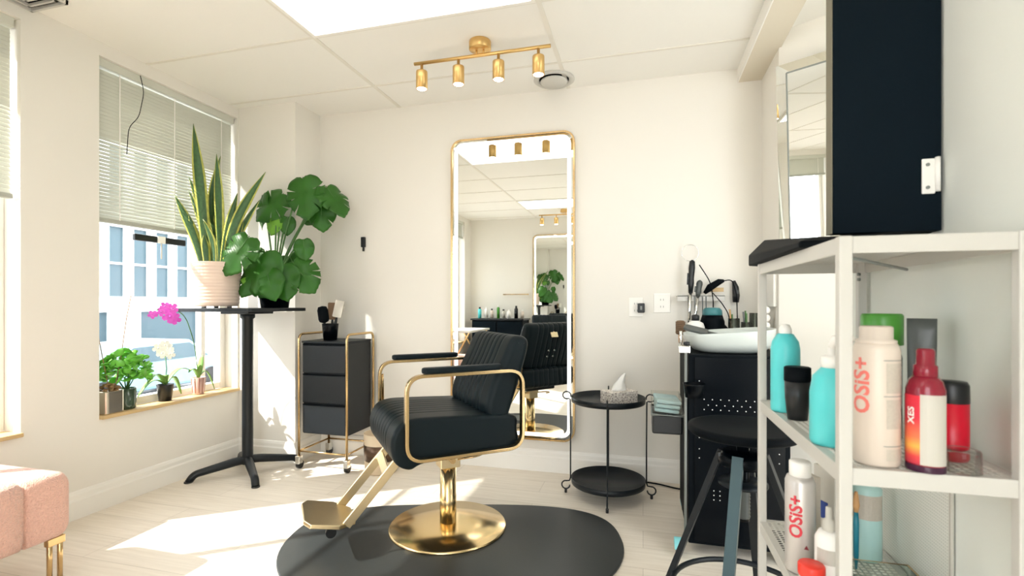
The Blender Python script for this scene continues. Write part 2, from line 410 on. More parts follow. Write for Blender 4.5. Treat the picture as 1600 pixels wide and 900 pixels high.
# ------------------------------------------------------------------ ceiling fixtures
def light_panel(x0, x1, y0, y1, label):
    r = thing('ceiling_light', label, 'light', ((x0+x1)/2, (y0+y1)/2, H-.012), 0, 'flat light panels in the ceiling grid'); w = (x1-x0)/2; h = (y1-y0)/2
    bm = new()
    for a in ((-w, w, -h, -h+.018), (-w, w, h-.018, h), (-w, -w+.018, -h+.018, h-.018), (w-.018, w, -h+.018, h-.018)): box(bm, *a, 0, .012)
    obj('frame', bm, TRIM, r); obj('diffuser', bx(-w+.018, w-.018, -h+.018, h-.018, .004, .011), PANEL, r)
light_panel(-1.695, -.489, 1.68, 2.27, 'large glowing flat ceiling panel at the top edge of the photo')
light_panel(-1.695, -.489, -.76, -.17, 'glowing ceiling panel seen as a strip in the tall mirror')

def track(x, y, label):
    r = thing('track_light', label, 'lamp', (x, y, 2.475), 0, 'brass four-spot ceiling bars')
    obj('ceiling_canopy', lt([(.02, .075), (.058, .075), (.060, .070), (.060, .032), (.056, .028), (.02, .028)]), GOLDS, r)
    for hx in (-.02, .02): obj('hanger', cy((hx, 0, .0), (hx, 0, .035), .005), GOLDS, r)
    obj('bar', cy((-.39, 0, 0), (.39, 0, 0), .0095), GOLDS, r)
    for sx in (-.345, -.125, .105, .325):
        sp = obj('spot', lt([(.008, 0), (.008, -.045), (.031, -.047), (.032, -.052), (.032, -.145), (.028, -.145), (.028, -.139), (.004, -.138)]), GOLDS, r, loc=(sx, 0, 0))
        obj('bulb', lt([(.0275, -.141), (.0275, -.144), (.016, -.150), (.003, -.152)]), BULB, sp)
    return r
tr = track(-.859, 2.55, 'brass bar with four spotlights on the ceiling above the tall mirror')
dup(tr, loc=(-1.15, -.95, 2.475), label='brass bar of spotlights seen tiny inside the tall mirror')

v = thing('ceiling_vent', 'round white air diffuser in the ceiling beside the brass spotlights', 'vent', (-.548, 3.10, H-.0))
obj('ring', lt([(.128, 0), (.130, -.006), (.118, -.014), (.098, -.010), (.094, 0)]), WHITE, v)
obj('throat', lt([(.094, -.003), (.094, -.0035), (.02, -.0035), (.02, -.003)]), BLKMAT, v)
obj('disc', lt([(.01, -.008), (.084, -.012), (.088, -.018), (.078, -.026), (.01, -.030)]), WHITE, v)
v = thing('ceiling_vent', 'square air grille in the ceiling at the top left corner', 'vent', (-2.738, 1.59, H))
bm = new()
for k in range(4):
    s = .118-.028*k; t = .010
    for a in ((-s, s, -s, -s+t), (-s, s, s-t, s), (-s, -s+t, -s, s), (s-t, s, -s, s)): box(bm, *a, -.02+.004*k, -.001)
obj('louvre', bm, WHITE, v); obj('throat', bx(-.11, .11, -.11, .11, -.004, -.001), BLKMAT, v)

# ------------------------------------------------------------------ tall lit mirror
def tall_mirror(x0, x1, z0, z1, label):
    r = thing('wall_mirror', label, 'mirror', ((x0+x1)/2, YB, z0), 0, 'tall gold framed lit mirrors'); w = x1-x0; h = z1-z0
    path = [Vector((x, -.018, z+h/2)) for x, z in rrect(w-.012, h-.012, .07, 7)]
    bm = new(); bar_sweep(bm, path, .034, .012, closed=True); obj('frame', bm, GOLD, r)
    bm = new(); prism(bm, rrect(w-.014, h-.014, .064, 7), -.012, .012, M=T(0, -.014, h/2)@RX(PI/2)); obj('mirror_glass', bm, MIRROR, r)
    path = [Vector((x, -.027, z+h/2)) for x, z in rrect(w-.075, h-.075, .05, 7)]
    bm = new(); bar_sweep(bm, path, .002, .024, closed=True); obj('light_strip', bm, LED, r)
    return r
tm = tall_mirror(-1.299, -.432, .2125, 2.262, 'tall rounded gold framed mirror with glowing border behind the chair')
dup(tm, loc=(-1.33, YR, .2125), rz=PI, label='second gold framed mirror on the rear wall, seen inside the tall mirror')

# bevelled mirror on splayed wall
ang = math.atan2(-.51, .86)
r = thing('wall_mirror', 'tall frameless mirror with slanted glass border beside the dark cabinet door', 'mirror', (p0.x+d.x*.01-nn.x*.003, p0.y+d.y*.01-nn.y*.003, 1.36), ang)
r.rotation_euler = Matrix.Rotation(ang, 3, 'Z').to_euler(); r.rotation_euler = (Matrix.Rotation(ang, 3, 'Z') @ Matrix.Rotation(math.radians(4), 3, 'X')).to_euler()
W_, H_ = .60, .98
bm = new(); t = .052
outer = [(0, 0), (W_, 0), (W_, H_), (0, H_)]; inner = [(t, t), (W_-t, t), (W_-t, H_-t), (t, H_-t)]
o_ = [bm.verts.new((x, -.008, z)) for x, z in outer]; i_ = [bm.verts.new((x, -.022, z)) for x, z in inner]; b_ = [bm.verts.new((x, 0, z)) for x, z in outer]
for k in range(4):
    bm.faces.new((o_[k], o_[(k+1) % 4], i_[(k+1) % 4], i_[k])); bm.faces.new((b_[k], o_[k], o_[(k+1) % 4], b_[(k+1) % 4]))
obj('bevelled_border', bm, MIRROR, r)
obj('mirror_glass', bx(t, W_-t, -.020, -.002, t, H_-t), MIRROR, r)
bm = new()
for a in ((t-.003, t+.003, t, H_-t), (W_-t-.003, W_-t+.003, t, H_-t)): box(bm, a[0], a[1], -.024, -.018, a[2], a[3])
for z in (t, H_-t): box(bm, t, W_-t, -.024, -.018, z-.003, z+.003)
obj('inner_edge', bm, GREYP, r)

# ------------------------------------------------------------------ styling chair
def cushion(outline, w, R, seams, gr, ext=None, ny=64):
    """outline: closed 2D (x,z) profile, swept across y with rounded ends and stitched channel grooves"""
    bm = new(); N = len(outline); O = [Vector((x, z)) for x, z in outline]
    area = sum(O[i].x*O[(i+1) % N].y-O[(i+1) % N].x*O[i].y for i in range(N))
    nr = []
    for i in range(N):
        t = (O[(i+1) % N]-O[i-1]).normalized(); nr.append(Vector((-t.y, t.x)) if area > 0 else Vector((t.y, -t.x)))
    ys = set()
    for k in range(9): q = w-R+R*math.sin(PI/2*k/8); ys |= {q, -q}
    for s in seams: ys |= {s, s-.004, s+.004, s-.009, s+.009}
    for k in range(-12, 13): ys.add((w-R)*k/12)
    ys = sorted(ys); rings = []
    for y in ys:
        e = abs(y)-(w-R); off = R-math.sqrt(max(R*R-e*e, 0)) if e > 0 else 0
        g = max([gr*max(0, 1-abs(y-s)/.008) for s in seams]+[0])
        rings.append([bm.verts.new((O[i].x+nr[i].x*(off+g), y, O[i].y+nr[i].y*(off+g))) for i in range(N)])
    skin(bm, rings)
    return bm
def smooth_closed(pts, n=5):
    P = [Vector(p) for p in pts]; m = len(P); out = []
    for i in range(m):
        a, b, c, e = P[i-1], P[i], P[(i+1) % m], P[(i+2) % m]
        for k in range(n):
            t = k/n; out.append(tuple(.5*((2*b)+(c-a)*t+(2*a-5*b+4*c-e)*t*t+(3*b-a-3*c+e)*t**3)))
    return out
def styling_chair(loc, rz, label):
    r = thing('styling_chair', label, 'chair', loc, rz, 'charcoal and gold styling chairs')
    b = obj('base_plate', lt([(.29, 0), (.29, .006), (.285, .012), (.10, .022), (.05, .024), (.01, .024)], n=64), GOLDP, r)
    obj('pump_column', lt([(.041, .022), (.041, .16), (.0395, .162), (.0395, .31), (.03, .312), (.03, .37), (.01, .37)], n=32), GOLDP, r)
    pb = obj('pump_head', bx(-.05, .05, -.045, .045, .30, .375), GOLDL, r, bevel=.004)
    bm = new(); cyl(bm, (0, -.075, .345), (0, .075, .345), .009); cyl(bm, (0, .068, .345), (0, .078, .345), .014); cyl(bm, (0, -.078, .345), (0, -.068, .345), .014); obj('pivot_bolt', bm, GOLD, pb)
    bm = new(); tube(bm, fillet([(-.03, .06, .345), (-.12, .10, .36), (-.19, .06, .365), (-.19, .02, .365)], .03), .005, 8); obj('pump_pedal', bm, GOLD, pb)
    obj('seat_plate', bx(-.15, .18, -.15, .15, .385, .44), BLKMET, r, bevel=.01)
    seams = [-.15+.05*k for k in range(7)]
    prof = smooth_closed([(-.24, .428), (-.255, .52), (-.235, .585), (-.05, .602), (.15, .612), (.25, .612), (.308, .588), (.338, .52), (.322, .435), (.26, .395), (.19, .415), (.0, .422)])
    obj('seat', cushion(prof, .272, .02, seams, .003), BLKLEA, r)
    prof = smooth_closed([(-.13, .565), (-.10, .62), (-.125, .72), (-.185, .84), (-.225, .925), (-.255, .955), (-.305, .950), (-.325, .91), (-.295, .80), (-.24, .64), (-.20, .555)])
    obj('backrest', cushion(prof, .262, .035, seams, .005), BLKLEA, r)
    pl = obj('back_plate', bx(-.003, .003, -.035, .035, -.05, .05, M=T(-.314, 0, .885)@RY(math.radians(24))), GOLDL, r, bevel=.002)
    for yy in (-.03, .03):
        for zz in (.68, .73): x_ = -.24-.42*(zz-.64); obj('screw', cy((x_+.01, yy, zz), (x_-.016, yy, zz), .007, n=10), CHROME, r)
    for s in (1, -1):
        pts = fillet([(.28, s*.297, .44), (.28, s*.297, .80), (-.265, s*.297, .80), (-.265, s*.297, .44)], .075, 8, closed=True)
        bm = new(); bar_sweep(bm, pts, .030, .015, closed=True); fr = obj('arm_frame', bm, GOLD, r, bevel=.002)
        bm = new(); prism(bm, rrect(.37, .045, .022, 6), 0, .026, M=T(.03, s*.297, .809)); obj('armrest_pad', bm, BLKLEA, r, bevel=.008)
    bm = new(); tube(bm, [(.26, -.310, .56), (.262, -.312, .70), (.265, -.314, .735)], [.007, .007, .009], 10); obj('recline_lever', bm, GOLD, r)
    # footrest
    for s in (1, -1):
        bm = new(); bar_sweep(bm, [(.245, s*.115, .43), (.50, s*.115, .145)], .014, .040); obj('footrest_arm', bm, GOLDL, r, bevel=.002)
    bm = new(); bar_sweep(bm, [(.309, -.115, .358), (.326, .115, .340)], .042, .010, side=(.6, 0, -.75)); obj('cross_brace', bm, GOLDL, r, bevel=.002)
    M = T(.50, 0, .145)@RY(math.radians(-13))
    bm = new(); prism(bm, [(-.045, -.08), (-.045, .08), (.03, .145), (.15, .145), (.175, .10), (.175, -.10), (.15, -.145), (.03, -.145)], -.008, .010, M=M); fp = obj('footplate', bm, GOLDL, r, bevel=.003)
    for yy in (.09, -.09): obj('foot_roller', cy((.56, yy-.012, .118), (.56, yy+.012, .118), .022, n=14), BLKPL, fp)
    return r
CH = styling_chair((-.941, 2.295, .0125), math.atan2(-.65, -.76), 'charcoal salon chair with gold arms on a round brass base in the centre')
dup(CH, loc=(-1.30, -.62, 0), rz=PI*.42, label='second charcoal salon chair, only its back showing inside the tall mirror')

# mat (rounded, set square to the chair station)
def mat_outline():
    pts = []
    a14 = math.radians(14.9); F = Vector((-math.sin(a14), math.cos(a14))); Rr = Vector((math.cos(a14), math.sin(a14)))
    loc = []
    W2 = .79; mid = 2.33; n = 48
    for i in range(n+1):
        t = PI*i/n; c, q = math.cos(t), math.sin(t)
        loc.append((W2*math.copysign(abs(c)**.6, c), mid+.40*abs(q)**.7))
    for i in range(1, n):
        t = PI+PI*i/n; loc.append((W2*math.cos(t), mid+.62*math.sin(t)))
    for x, y in loc:
        p = Rr*(x-.272)+F*y; pts.append((p.x, p.y))
    return pts
bm = new(); prism(bm, mat_outline(), 0, .012)
mm_ = tag(obj('floor_mat', bm, MATR, None, bevel=.005), 'dark rubber anti-fatigue mat under the styling chair', 'mat')

# ------------------------------------------------------------------ bar table
TX, TY = -2.544, 2.717
r = thing('bar_table', 'tall black pedestal table carrying the two big potted plants', 'table', (TX, TY, 0))
bm = new(); prism(bm, rrect(.57, .51, .03), 1.072, 1.094, M=T(0, -.02, 0)); obj('tabletop', bm, BLKMET, r, bevel=.003)
obj('top_bracket', bx(-.11, .11, -.11, .11, 1.055, 1.072), BLKMET, r, bevel=.004)
obj('column', lt([(.036, .06), (.034, .10), (.034, 1.02), (.045, 1.03), (.045, 1.056)]), BLKMET, r)
for k in range(4):
    a = math.radians(45+90*k)+.10; c, s = math.cos(a), math.sin(a); L = .33
    bm = new(); tube(bm, fillet([(0, 0, .085), (c*.06, s*.06, .085), (c*(L-.03), s*(L-.03), .045), (c*L, s*L, .002)], .04), [.030]+[.028]*7+[.023]*7+[.022], 12)
    lg = obj('leg', bm, BLKMET, r)
    obj('foot_pad', lt([(.02, 0), (.024, .0), (.024, .008), (.01, .008)], c=(c*L, s*L, 0)), BLKPL, lg)

# ------------------------------------------------------------------ snake plant
SX, SY, SZ = -2.636, 2.56, 1.094
r = thing('snake_plant', 'tall snake plant with yellow edged leaves in a ribbed pale pot', 'plant', (SX, SY, SZ))
prof = [(.06, .012), (.118, .012), (.122, .02)]
for k in range(12):
    z = .03+k*.0205; rr = .123+.022*(z/.29); prof += [(rr, z), (rr+.0025, z+.006), (rr+.0025, z+.012), (rr, z+.017)]
prof += [(.146, .283), (.147, .288), (.139, .288), (.136, .25), (.02, .25)]
obj('pot', lt(prof, n=48), POTP, r); 
bm = new()
for k in range(3): a = k*2.1+.3; cyl(bm, (.08*math.cos(a), .08*math.sin(a), 0), (.08*math.cos(a), .08*math.sin(a), .0125), .014)
obj('pot_foot', bm, CHROME, r)
obj('soil', lt([(.01, .255), (.136, .255), (.136, .25), (.01, .25)]), SOIL, r)
def blade(bm, base, tip, w, az, curve=0, twist=0, n=14):
    """snake plant blade with V section; uv x across"""
    uvl = bm.loops.layers.uv.verify(); base = Vector(base); tip = Vector(tip)
    side = Vector((math.cos(az), math.sin(az), 0)); nrm = Vector((-math.sin(az), math.cos(az), 0)); rows = []
    L = (tip-base).length
    for i in range(n+1):
        t = i/n; p = base.lerp(tip, t); hz = Vector((tip.x-base.x, tip.y-base.y, 0)); p = p-hz*(.0+curve)*math.sin(PI*t)
        tw = twist*t; s = side*math.cos(tw)+nrm*math.sin(tw); q = -side*math.sin(tw)+nrm*math.cos(tw)
        ww = w*(.62+.5*math.sin(min(t*1.5, 1)*PI*.5)) * (1 if t < .6 else max(0.02, (1-((t-.6)/.4)**1.7)))*.5
        rows.append([(bm.verts.new(p+s*(ww*u)+q*(abs(u)*ww*.35)), (u+1)/2, t*L) for u in (-1, -.5, 0, .5, 1)])
    for i in range(n):
        for j in range(4):
            qd = (rows[i][j], rows[i][j+1], rows[i+1][j+1], rows[i+1][j]); f = bm.faces.new([x[0] for x in qd]); f.smooth = True
            for lp, x in zip(f.loops, qd): lp[uvl].uv = (x[1], x[2])
ca, sa = math.cos(math.radians(14.9)), math.sin(math.radians(14.9))
def sv(r_, d_, z): return (ca*r_-sa*d_, sa*r_+ca*d_, z)   # plant-local offsets: to the right, away, up
# (base right, base away, tip right, tip away, tip z, width, angle, curve, twist)
BL = [(-.03, -.05, -.123, -.04, 1.165, .064, .2, .05, .4), (.02, .0, .012, -.02, .98, .055, -.3, .03, .5), (.06, .05, -.016, .07, .995, .052, .5, -1.3, .5),
      (-.01, .06, -.037, .08, .94, .048, .2, .1, .4), (-.03, .02, -.205, .04, .854, .05, .3, .12, -.3), (-.02, .06, -.18, .10, .88, .045, -.2, .1, .5),
      (-.06, -.04, -.25, -.03, .72, .055, .3, .10, -.2), (-.05, .0, -.222, .06, .775, .036, .6, .2, -.5), (.07, -.03, .344, -.06, .855, .062, .1, .22, .3),
      (.05, -.03, .122, .02, .74, .05, .2, .1, .3), (.07, .02, .255, .04, .70, .048, -.3, .2, .3), (.03, -.08, -.05, -.06, .56, .045, -.5, .3, .2),
      (-.01, -.085, -.025, -.09, .46, .04, .4, .1, .4), (-.08, -.02, -.16, -.03, .60, .042, .2, .1, .3), (.09, .0, .16, .02, .56, .045, .4, .2, .3), (-.06, .05, -.15, .07, .70, .045, .8, .0, .3), (.04, .06, .09, .08, .62, .045, .0, .1, .3)]
for br, bd, tr_, td, tz, w, az, cu, tw in BL:
    bm = new(); b0 = Vector(sv(br, bd, .25)); t0 = Vector(sv(tr_, td, tz+.0)); blade(bm, b0, t0, w, az+.26, cu, tw); obj('leaf', bm, SNAKE, r, solid=.003)

# ------------------------------------------------------------------ monstera
MX, MY, MZ = -2.40, 2.80, 1.094
r = thing('monstera_plant', 'bushy monstera with split leaves on the right side of the tall table', 'plant', (MX, MY, MZ))
obj('pot', lt([(.05, 0), (.085, 0), (.10, .10), (.105, .16), (.098, .16), (.092, .13), (.01, .13)]), BLKGLOSS, r)
obj('soil', lt([(.01, .135), (.093, .135), (.093, .13), (.01, .13)]), SOIL, r)
def monstera(bm, size, droop=.3, fold=.18, slots=3, seed=0):
    """leaf in local xy: stalk notch at origin, tip along +y, slits cut in from both sides"""
    rnd = random.Random(seed); n_ = 200; K = 7; c0 = .40
    keys = [(0, .64), (.16, .585), (.4, .53), (.8, .47), (1.2, .45), (1.6, .46), (2.1, .48), (2.5, .50), (2.75, .49), (2.95, .43), (PI, .36)]
    cuts = []
    for s in (1, -1):
        for k in range(slots): cuts.append((s, .72+k*(1.25/max(1, slots-1) if slots > 1 else 0)+rnd.uniform(-.07, .07), rnd.uniform(.30, .5), rnd.uniform(.045, .07)))
    def rad(a):
        x = abs(a)
        for (a0, r0), (a1, r1) in zip(keys, keys[1:]):
            if x <= a1: t = (x-a0)/(a1-a0); t = t*t*(3-2*t); return r0+(r1-r0)*t
        return .36
    grid = []
    for i in range(n_):
        a = -PI+2*PI*(i+.5)/n_; R0 = rad(a); x = abs(a); s = 1 if a > 0 else -1
        for cs, ca_, dep, wd in cuts:
            if cs == s:
                dd = abs(x-ca_)
                if dd < wd: R0 *= dep+(1-dep)*(dd/wd)**.9
                elif dd < wd*2.2: R0 *= 1+.05*(1-(dd-wd)/(wd*1.2))
        row = []
        for k in range(1, K+1):
            q = R0*k/K; X = math.sin(a)*q; Y = c0+math.cos(a)*q
            Z = -droop*max(Y, 0)**2*.6-abs(X)**1.4*fold*1.4+.035*math.sin(Y*14+seed)*abs(X)*2+.02*math.sin(X*11+seed*2)
            row.append(bm.verts.new((X*size, Y*size, Z*size)))
        grid.append(row)
    cen = bm.verts.new((0, c0*size, -droop*c0**2*.6*size))
    for i in range(n_):
        A, B = grid[i], grid[(i+1) % n_]
        bm.faces.new((cen, A[0], B[0])).smooth = True
        for k in range(K-1): bm.faces.new((A[k], A[k+1], B[k+1], B[k])).smooth = True
def add_monstera(rt, aw, up, size, dirr, dira, dirz, slots, seed, m=LEAF, nrm=None, droop=.3, stem_from=(0, 0, .14)):
    """leaf base at offsets (right, away, up), tip pointing dir"""
    P = Vector(sv(rt, aw, up)); Yv = Vector(sv(dirr, dira, dirz)).normalized()
    N = Vector(sv(*(nrm or (0.1, -.85, .5)))).normalized(); N = (N-Yv*N.dot(Yv)).normalized(); Xv = Yv.cross(N)
    M = Matrix((Xv, Yv, N)).transposed().to_4x4(); M.translation = P
    bm = new(); monstera(bm, size, droop=droop, slots=slots, seed=seed); bmesh.ops.transform(bm, matrix=M, verts=bm.verts)
    lf = obj('leaf', bm, m, r, solid=.0012)
    s0 = Vector(stem_from); mid = s0.lerp(P, .55)+Vector(((P.x-s0.x)*-.15, (P.y-s0.y)*-.15, .04)); e = P+Yv*size*.30
    bm = new(); pts = [s0*(1-t)**2+mid*2*t*(1-t)+P*t*t for t in [k/8 for k in range(9)]]+[P+Yv*size*.5-N*size*.04]
    tube(bm, pts, [.0055]*7+[.004, .0035, .0015], 8); obj('leaf_stem', bm, STEM, lf)
LV = [  # right, away, up, size, dir(right, away, up), slots, seed, mat, normal
    (.19, .0, .88, .29, (.15, -.30, -.95), 3, 1, LEAF, (-.1, -1, .25)),
    (.33, .04, .83, .25, (.62, -.25, -.72), 3, 2, LEAF, (.55, -.6, .5)),
    (.285, .06, .74, .22, (.15, -.30, -.9), 2, 3, LEAF, (.15, -1, .2)),
    (.04, .04, .78, .25, (-.68, -.25, -.70), 3, 4, LEAF, (.1, -.9, .5)),
    (-.13, .09, .78, .23, (-.15, -.1, -.95), 1, 5, LEAF, (-.8, -.7, .1)),
    (.0, .02, .615, .125, (-.25, -.2, -.9), 0, 10, LEAFL, (-.1, -1, .1)),
    (.07, .03, .62, .125, (.05, -.2, -.9), 0, 9, LEAF, (.25, -1, .1)),
    (-.045, -.24, .45, .27, (-.45, -.30, -.80), 3, 6, LEAF, (-.15, -1, .2)),
    (.20, -.02, .46, .145, (.15, -.2, -.9), 0, 8, LEAF, (.3, -1, .1)),
    (.02, -.15, .37, .29, (-.2, -.25, -.9), 0, 7, LEAF, (-.05, -1, .25)),
    (.14, -.05, .31, .26, (.55, -.25, -.60), 3, 11, LEAF, (.2, -.9, .4)),
    (-.10, -.10, .22, .19, (.55, -.3, -.65), 1, 12, LEAF, (-.2, -1, .3)),
    (.08, -.09, .28, .24, (.25, -.3, -.80), 1, 13, LEAF, (.1, -1, .1)),
    (-.07, -.15, .17, .07, (-.9, -.3, .2), 0, 14, LEAFL, (0, -1, .4)),
    (.07, .06, .36, .24, (.35, .1, -.8), 2, 15, LEAF, (.3, -.7, .6)),
    (-.02, .0, .36, .20, (-.7, -.1, -.5), 1, 16, LEAF, (0, -.7, .8)),
    (.03, -.17, .24, .20, (.30, -.3, -.80), 0, 18, LEAF, (0, -1, .15)),
    (-.06, -.14, .25, .19, (-.35, -.3, -.80), 1, 19, LEAF, (-.2, -1, .2)),
    (.17, .08, .60, .14, (.5, .2, .1), 1, 17, LEAF, (.1, -.6, .8)),
]
for a in LV: add_monstera(a[0], a[1], a[2], a[3], *a[4], a[5], a[6], a[7], a[8])

# ------------------------------------------------------------------ gold framed drawer cart
CX, CYY = -2.08, 3.035
r = thing('drawer_cart', 'black three-drawer cart with gold tube frame on casters by the column', 'cart', (CX, CYY, 0))
hw, hd = .185, .165
obj('body', bx(-hw+.012, hw-.012, -hd+.03, hd-.01, .235, .855), CARTB, r, bevel=.003)
obj('top_tray', bx(-hw+.010, hw-.010, -hd+.012, hd-.008, .855, .868), CARTB, r, bevel=.002)
for k in range(3):
    z0 = .245+k*.205; dr = obj('drawer', bx(-hw+.020, hw-.020, -hd+.012, -hd+.031, z0, z0+.185), CARTB, r, bevel=.003)
    obj('drawer_lip', bx(-hw+.022, hw-.022, -hd+.010, -hd+.020, z0+.186, z0+.196), BLKMAT, dr)
for s in (-1, 1):
    bm = new(); tube(bm, fillet([(s*hw, -hd, .085), (s*hw, -hd, .915), (s*hw, hd, .915), (s*hw, hd, .085)], .045), .0085, 10); obj('side_frame', bm, GOLD, r)
bm = new()
for z in (.12,):
    for s in (-1, 1): cyl(bm, (s*hw, -hd, z), (s*hw, hd, z), .006); cyl(bm, (-hw, s*hd, z), (hw, s*hd, z), .006)
obj('lower_rail', bm, GOLD, r)
for sx in (-1, 1):
    for sy in (-1, 1):
        c = obj('caster', bx(-.016, .016, -.020, .020, .035, .088), CHROME, r, loc=(sx*hw, sy*hd, 0), bevel=.003)
        obj('wheel', cy((-.011, .008, .028), (.011, .008, .028), .028), BLKPL, c)
# brush holder and brushes
r = thing('brush_holder', 'black cup of hair brushes on the gold framed cart', 'holder', (CX-.035, CYY-.03, .868))
obj('cup', lt([(.01, 0), (.045, 0), (.055, .10), (.056, .115), (.052, .115), (.045, .01), (.01, .01)]), BLKGLOSS, r)
def hair_brush(loc, tilt, az, label, head, m_, kind):
    q = thing('hair_brush', label, 'brush', loc, az, 'hair brushes standing in the cup'); Mt = RY(tilt)
    bm = new(); lathe(bm, [(.004, 0), (.009, .01), (.010, .10), (.006, .13)], n=12, M=Mt); obj('handle', bm, BLKPL, q)
    bm = new()
    if kind == 'round': lathe(bm, [(.008, .108), (.030, .118), (.036, .135), (.036, .20), (.028, .222), (.005, .227)], n=22, M=Mt)
    else: prism(bm, rrect(.062, .12, .008, 3), -.009, .009, M=Mt@T(0, 0, .185)@RX(PI/2))
    obj('bristle_head', bm, m_, q, bevel=0 if kind == 'round' else .002)
hair_brush((CX-.055, CYY-.045, .88), -.14, .2, 'round black hair brush leaning left in the cup', 0, BLKMAT, 'round')
hair_brush((CX-.035, CYY-.01, .885), .02, .3, 'tan flat hair brush in the middle of the cup', 0, BRIST, 'flat')
hair_brush((CX-.015, CYY-.03, .905), .22, .3, 'pale grey vent brush leaning right in the cup', 0, LGREY, 'flat')

# waste bin
r = thing('waste_bin', 'cream cylindrical bin with a dark band behind the chair footrest', 'bin', (-1.70, 2.97, 0))
obj('body', lt([(.01, 0), (.098, 0), (.105, .01), (.112, .26), (.106, .26), (.10, .02), (.01, .02)], n=36), BEIGE, r)
bm = new(); lathe(bm, [(.1085, .085), (.112, .19), (.1125, .19), (.1092, .085)], n=36, closed=True); obj('reflection', bm, mat('dark_reflection', srgb(92, 72, 56), .3, metal=.6), r)  # dark reflection put into the colour around the bin's middle

# small black hook unit on the back wall left
r = thing('wall_socket_adapter', 'small black adapter on the back wall right of the monstera', 'adapter', (-2.0, YB, 1.54))
obj('body', bx(-.016, .016, -.022, 0, 0, .075), BLKPL, r, bevel=.004); obj('plug', bx(-.006, .006, -.014, -.004, -.03, 0), BLKPL, r)

# ------------------------------------------------------------------ wire side table
r = thing('side_table', 'small round black two-tier tray table right of the tall mirror', 'table', (-.199, 2.93, 0))
RT = .212
for nm, z, RR in (('upper_tray', .545, RT), ('lower_tray', .07, RT)):
    bm = new(); lathe(bm, [(.01, z), (RR-.006, z), (RR, z+.004), (RR+.002, z+.034), (RR-.002, z+.034), (RR-.006, z+.007), (.01, z+.005)], n=56); obj(nm, bm, BLKMET, r)
for k in range(4):
    a = math.radians(20+90*k-17); c, s = math.cos(a), math.sin(a); P = lambda q, z: (c*q, s*q, z)
    up = [P(RT-.01, .572)]+[P(RT+.028+.024*math.cos(t), .578+.022*math.sin(t)) for t in [PI*1.1-PI*1.75*j/10 for j in range(11)]]+[P(RT+.008, .555), P(RT+.006, .30)]
    lo = [P(RT+.006, .09), P(RT+.012, .072)]+[P(RT+.034+.024*math.cos(t), .046+.024*math.sin(t)) for t in [PI*.55-PI*1.55*j/10 for j in range(11)]]
    bm = new(); tube(bm, up+lo, .0042, 8); lg = obj('leg', bm, BLKMET, r)
    obj('foot_pad', lt([(.003, 0), (.008, 0), (.008, .022), (.003, .022)], c=(c*(RT+.034), s*(RT+.034), 0), n=12), BLKPL, lg)
r = thing('tissue_box', 'patterned tissue box with a pulled-up tissue on the round tray table', 'box', (-.135, 2.90, .5502), math.radians(38))
obj('carton', bx(-.09, .09, -.055, .055, 0, .072), TISSBOX, r, bevel=.002)
bm = new(); rn = random.Random(3)
R_ = []
for k in range(8):
    t = k/7; rr = .042*(1-t)**.8+.004
    R_.append([bm.verts.new((rr*math.cos(2*PI*i/18)*(1+.35*math.sin(3*i+k)*t)*1.1+.006*k*t, rr*.55*math.sin(2*PI*i/18)*(1+.4*math.sin(5*i)*(.3+t)), .072+.095*t+.004*math.sin(i*2))) for i in range(18)])
skin(bm, R_); obj('tissue', bm, TISS, r)
# cable on floor
bm = new(); tube(bm, fillet([(-.02, 3.20, .006), (.10, 3.18, .006), (.17, 3.14, .006), (.24, 3.12, .006), (.33, 3.16, .006)], .05), .0045, 8)
tag(obj('power_cable', bm, BLKMAT, None, smooth=True), 'thin black cable on the floor right of the tray table', 'cable')

# ------------------------------------------------------------------ pink bench
r = thing('bench', 'pink boucle upholstered bench with gold legs at the lower left', 'bench', (-2.46, .80, 0))
bm = new(); L0, L1, w = -.60, .67, .24; seams = [L1-.16*k for k in range(1, 8)]
N = 24; prof = [(x, z+.322) for x, z in rrect(.48, .26, .045, 6)]
ys = sorted(set([L0, L1]+[L0+.045*(1-math.cos(PI/2*k/5)) for k in range(6)]+[L1-.045*(1-math.cos(PI/2*k/5)) for k in range(6)]+[s+q for s in seams for q in (-.012, -.006, 0, .006, .012)]+[s+.08 for s in seams]))
rings_ = []
for y in ys:
    e = 0
    if y > L1-.045: q = (y-(L1-.045))/.045; e = .045*(1-math.sqrt(max(0, 1-q*q)))
    if y < L0+.045: q = ((L0+.045)-y)/.045; e = .045*(1-math.sqrt(max(0, 1-q*q)))
    g = max([.014*max(0, 1-abs(y-s)/.012)**.6 for s in seams]+[0]); e = e+g
    rings_.append([bm.verts.new((x*(1-e/.24), y, .322+(z-.322)*(1-e/.13))) for x, z in prof])
skin(bm, rings_); obj('cushion', bm, PINK, r)
for sy in (L1-.052, L0+.052):
    for sx in (-.20, .212):
        for o_ in (-.018, .018):
            obj('leg', cy((sx, sy+o_, 0), (sx, sy+o_, .235), .009), GOLD, r)
    for sx in (-.20, .212): obj('leg_clamp', bx(sx-.012, sx+.012, sy-.03, sy+.03, .17, .20), GOLD, r, bevel=.002)

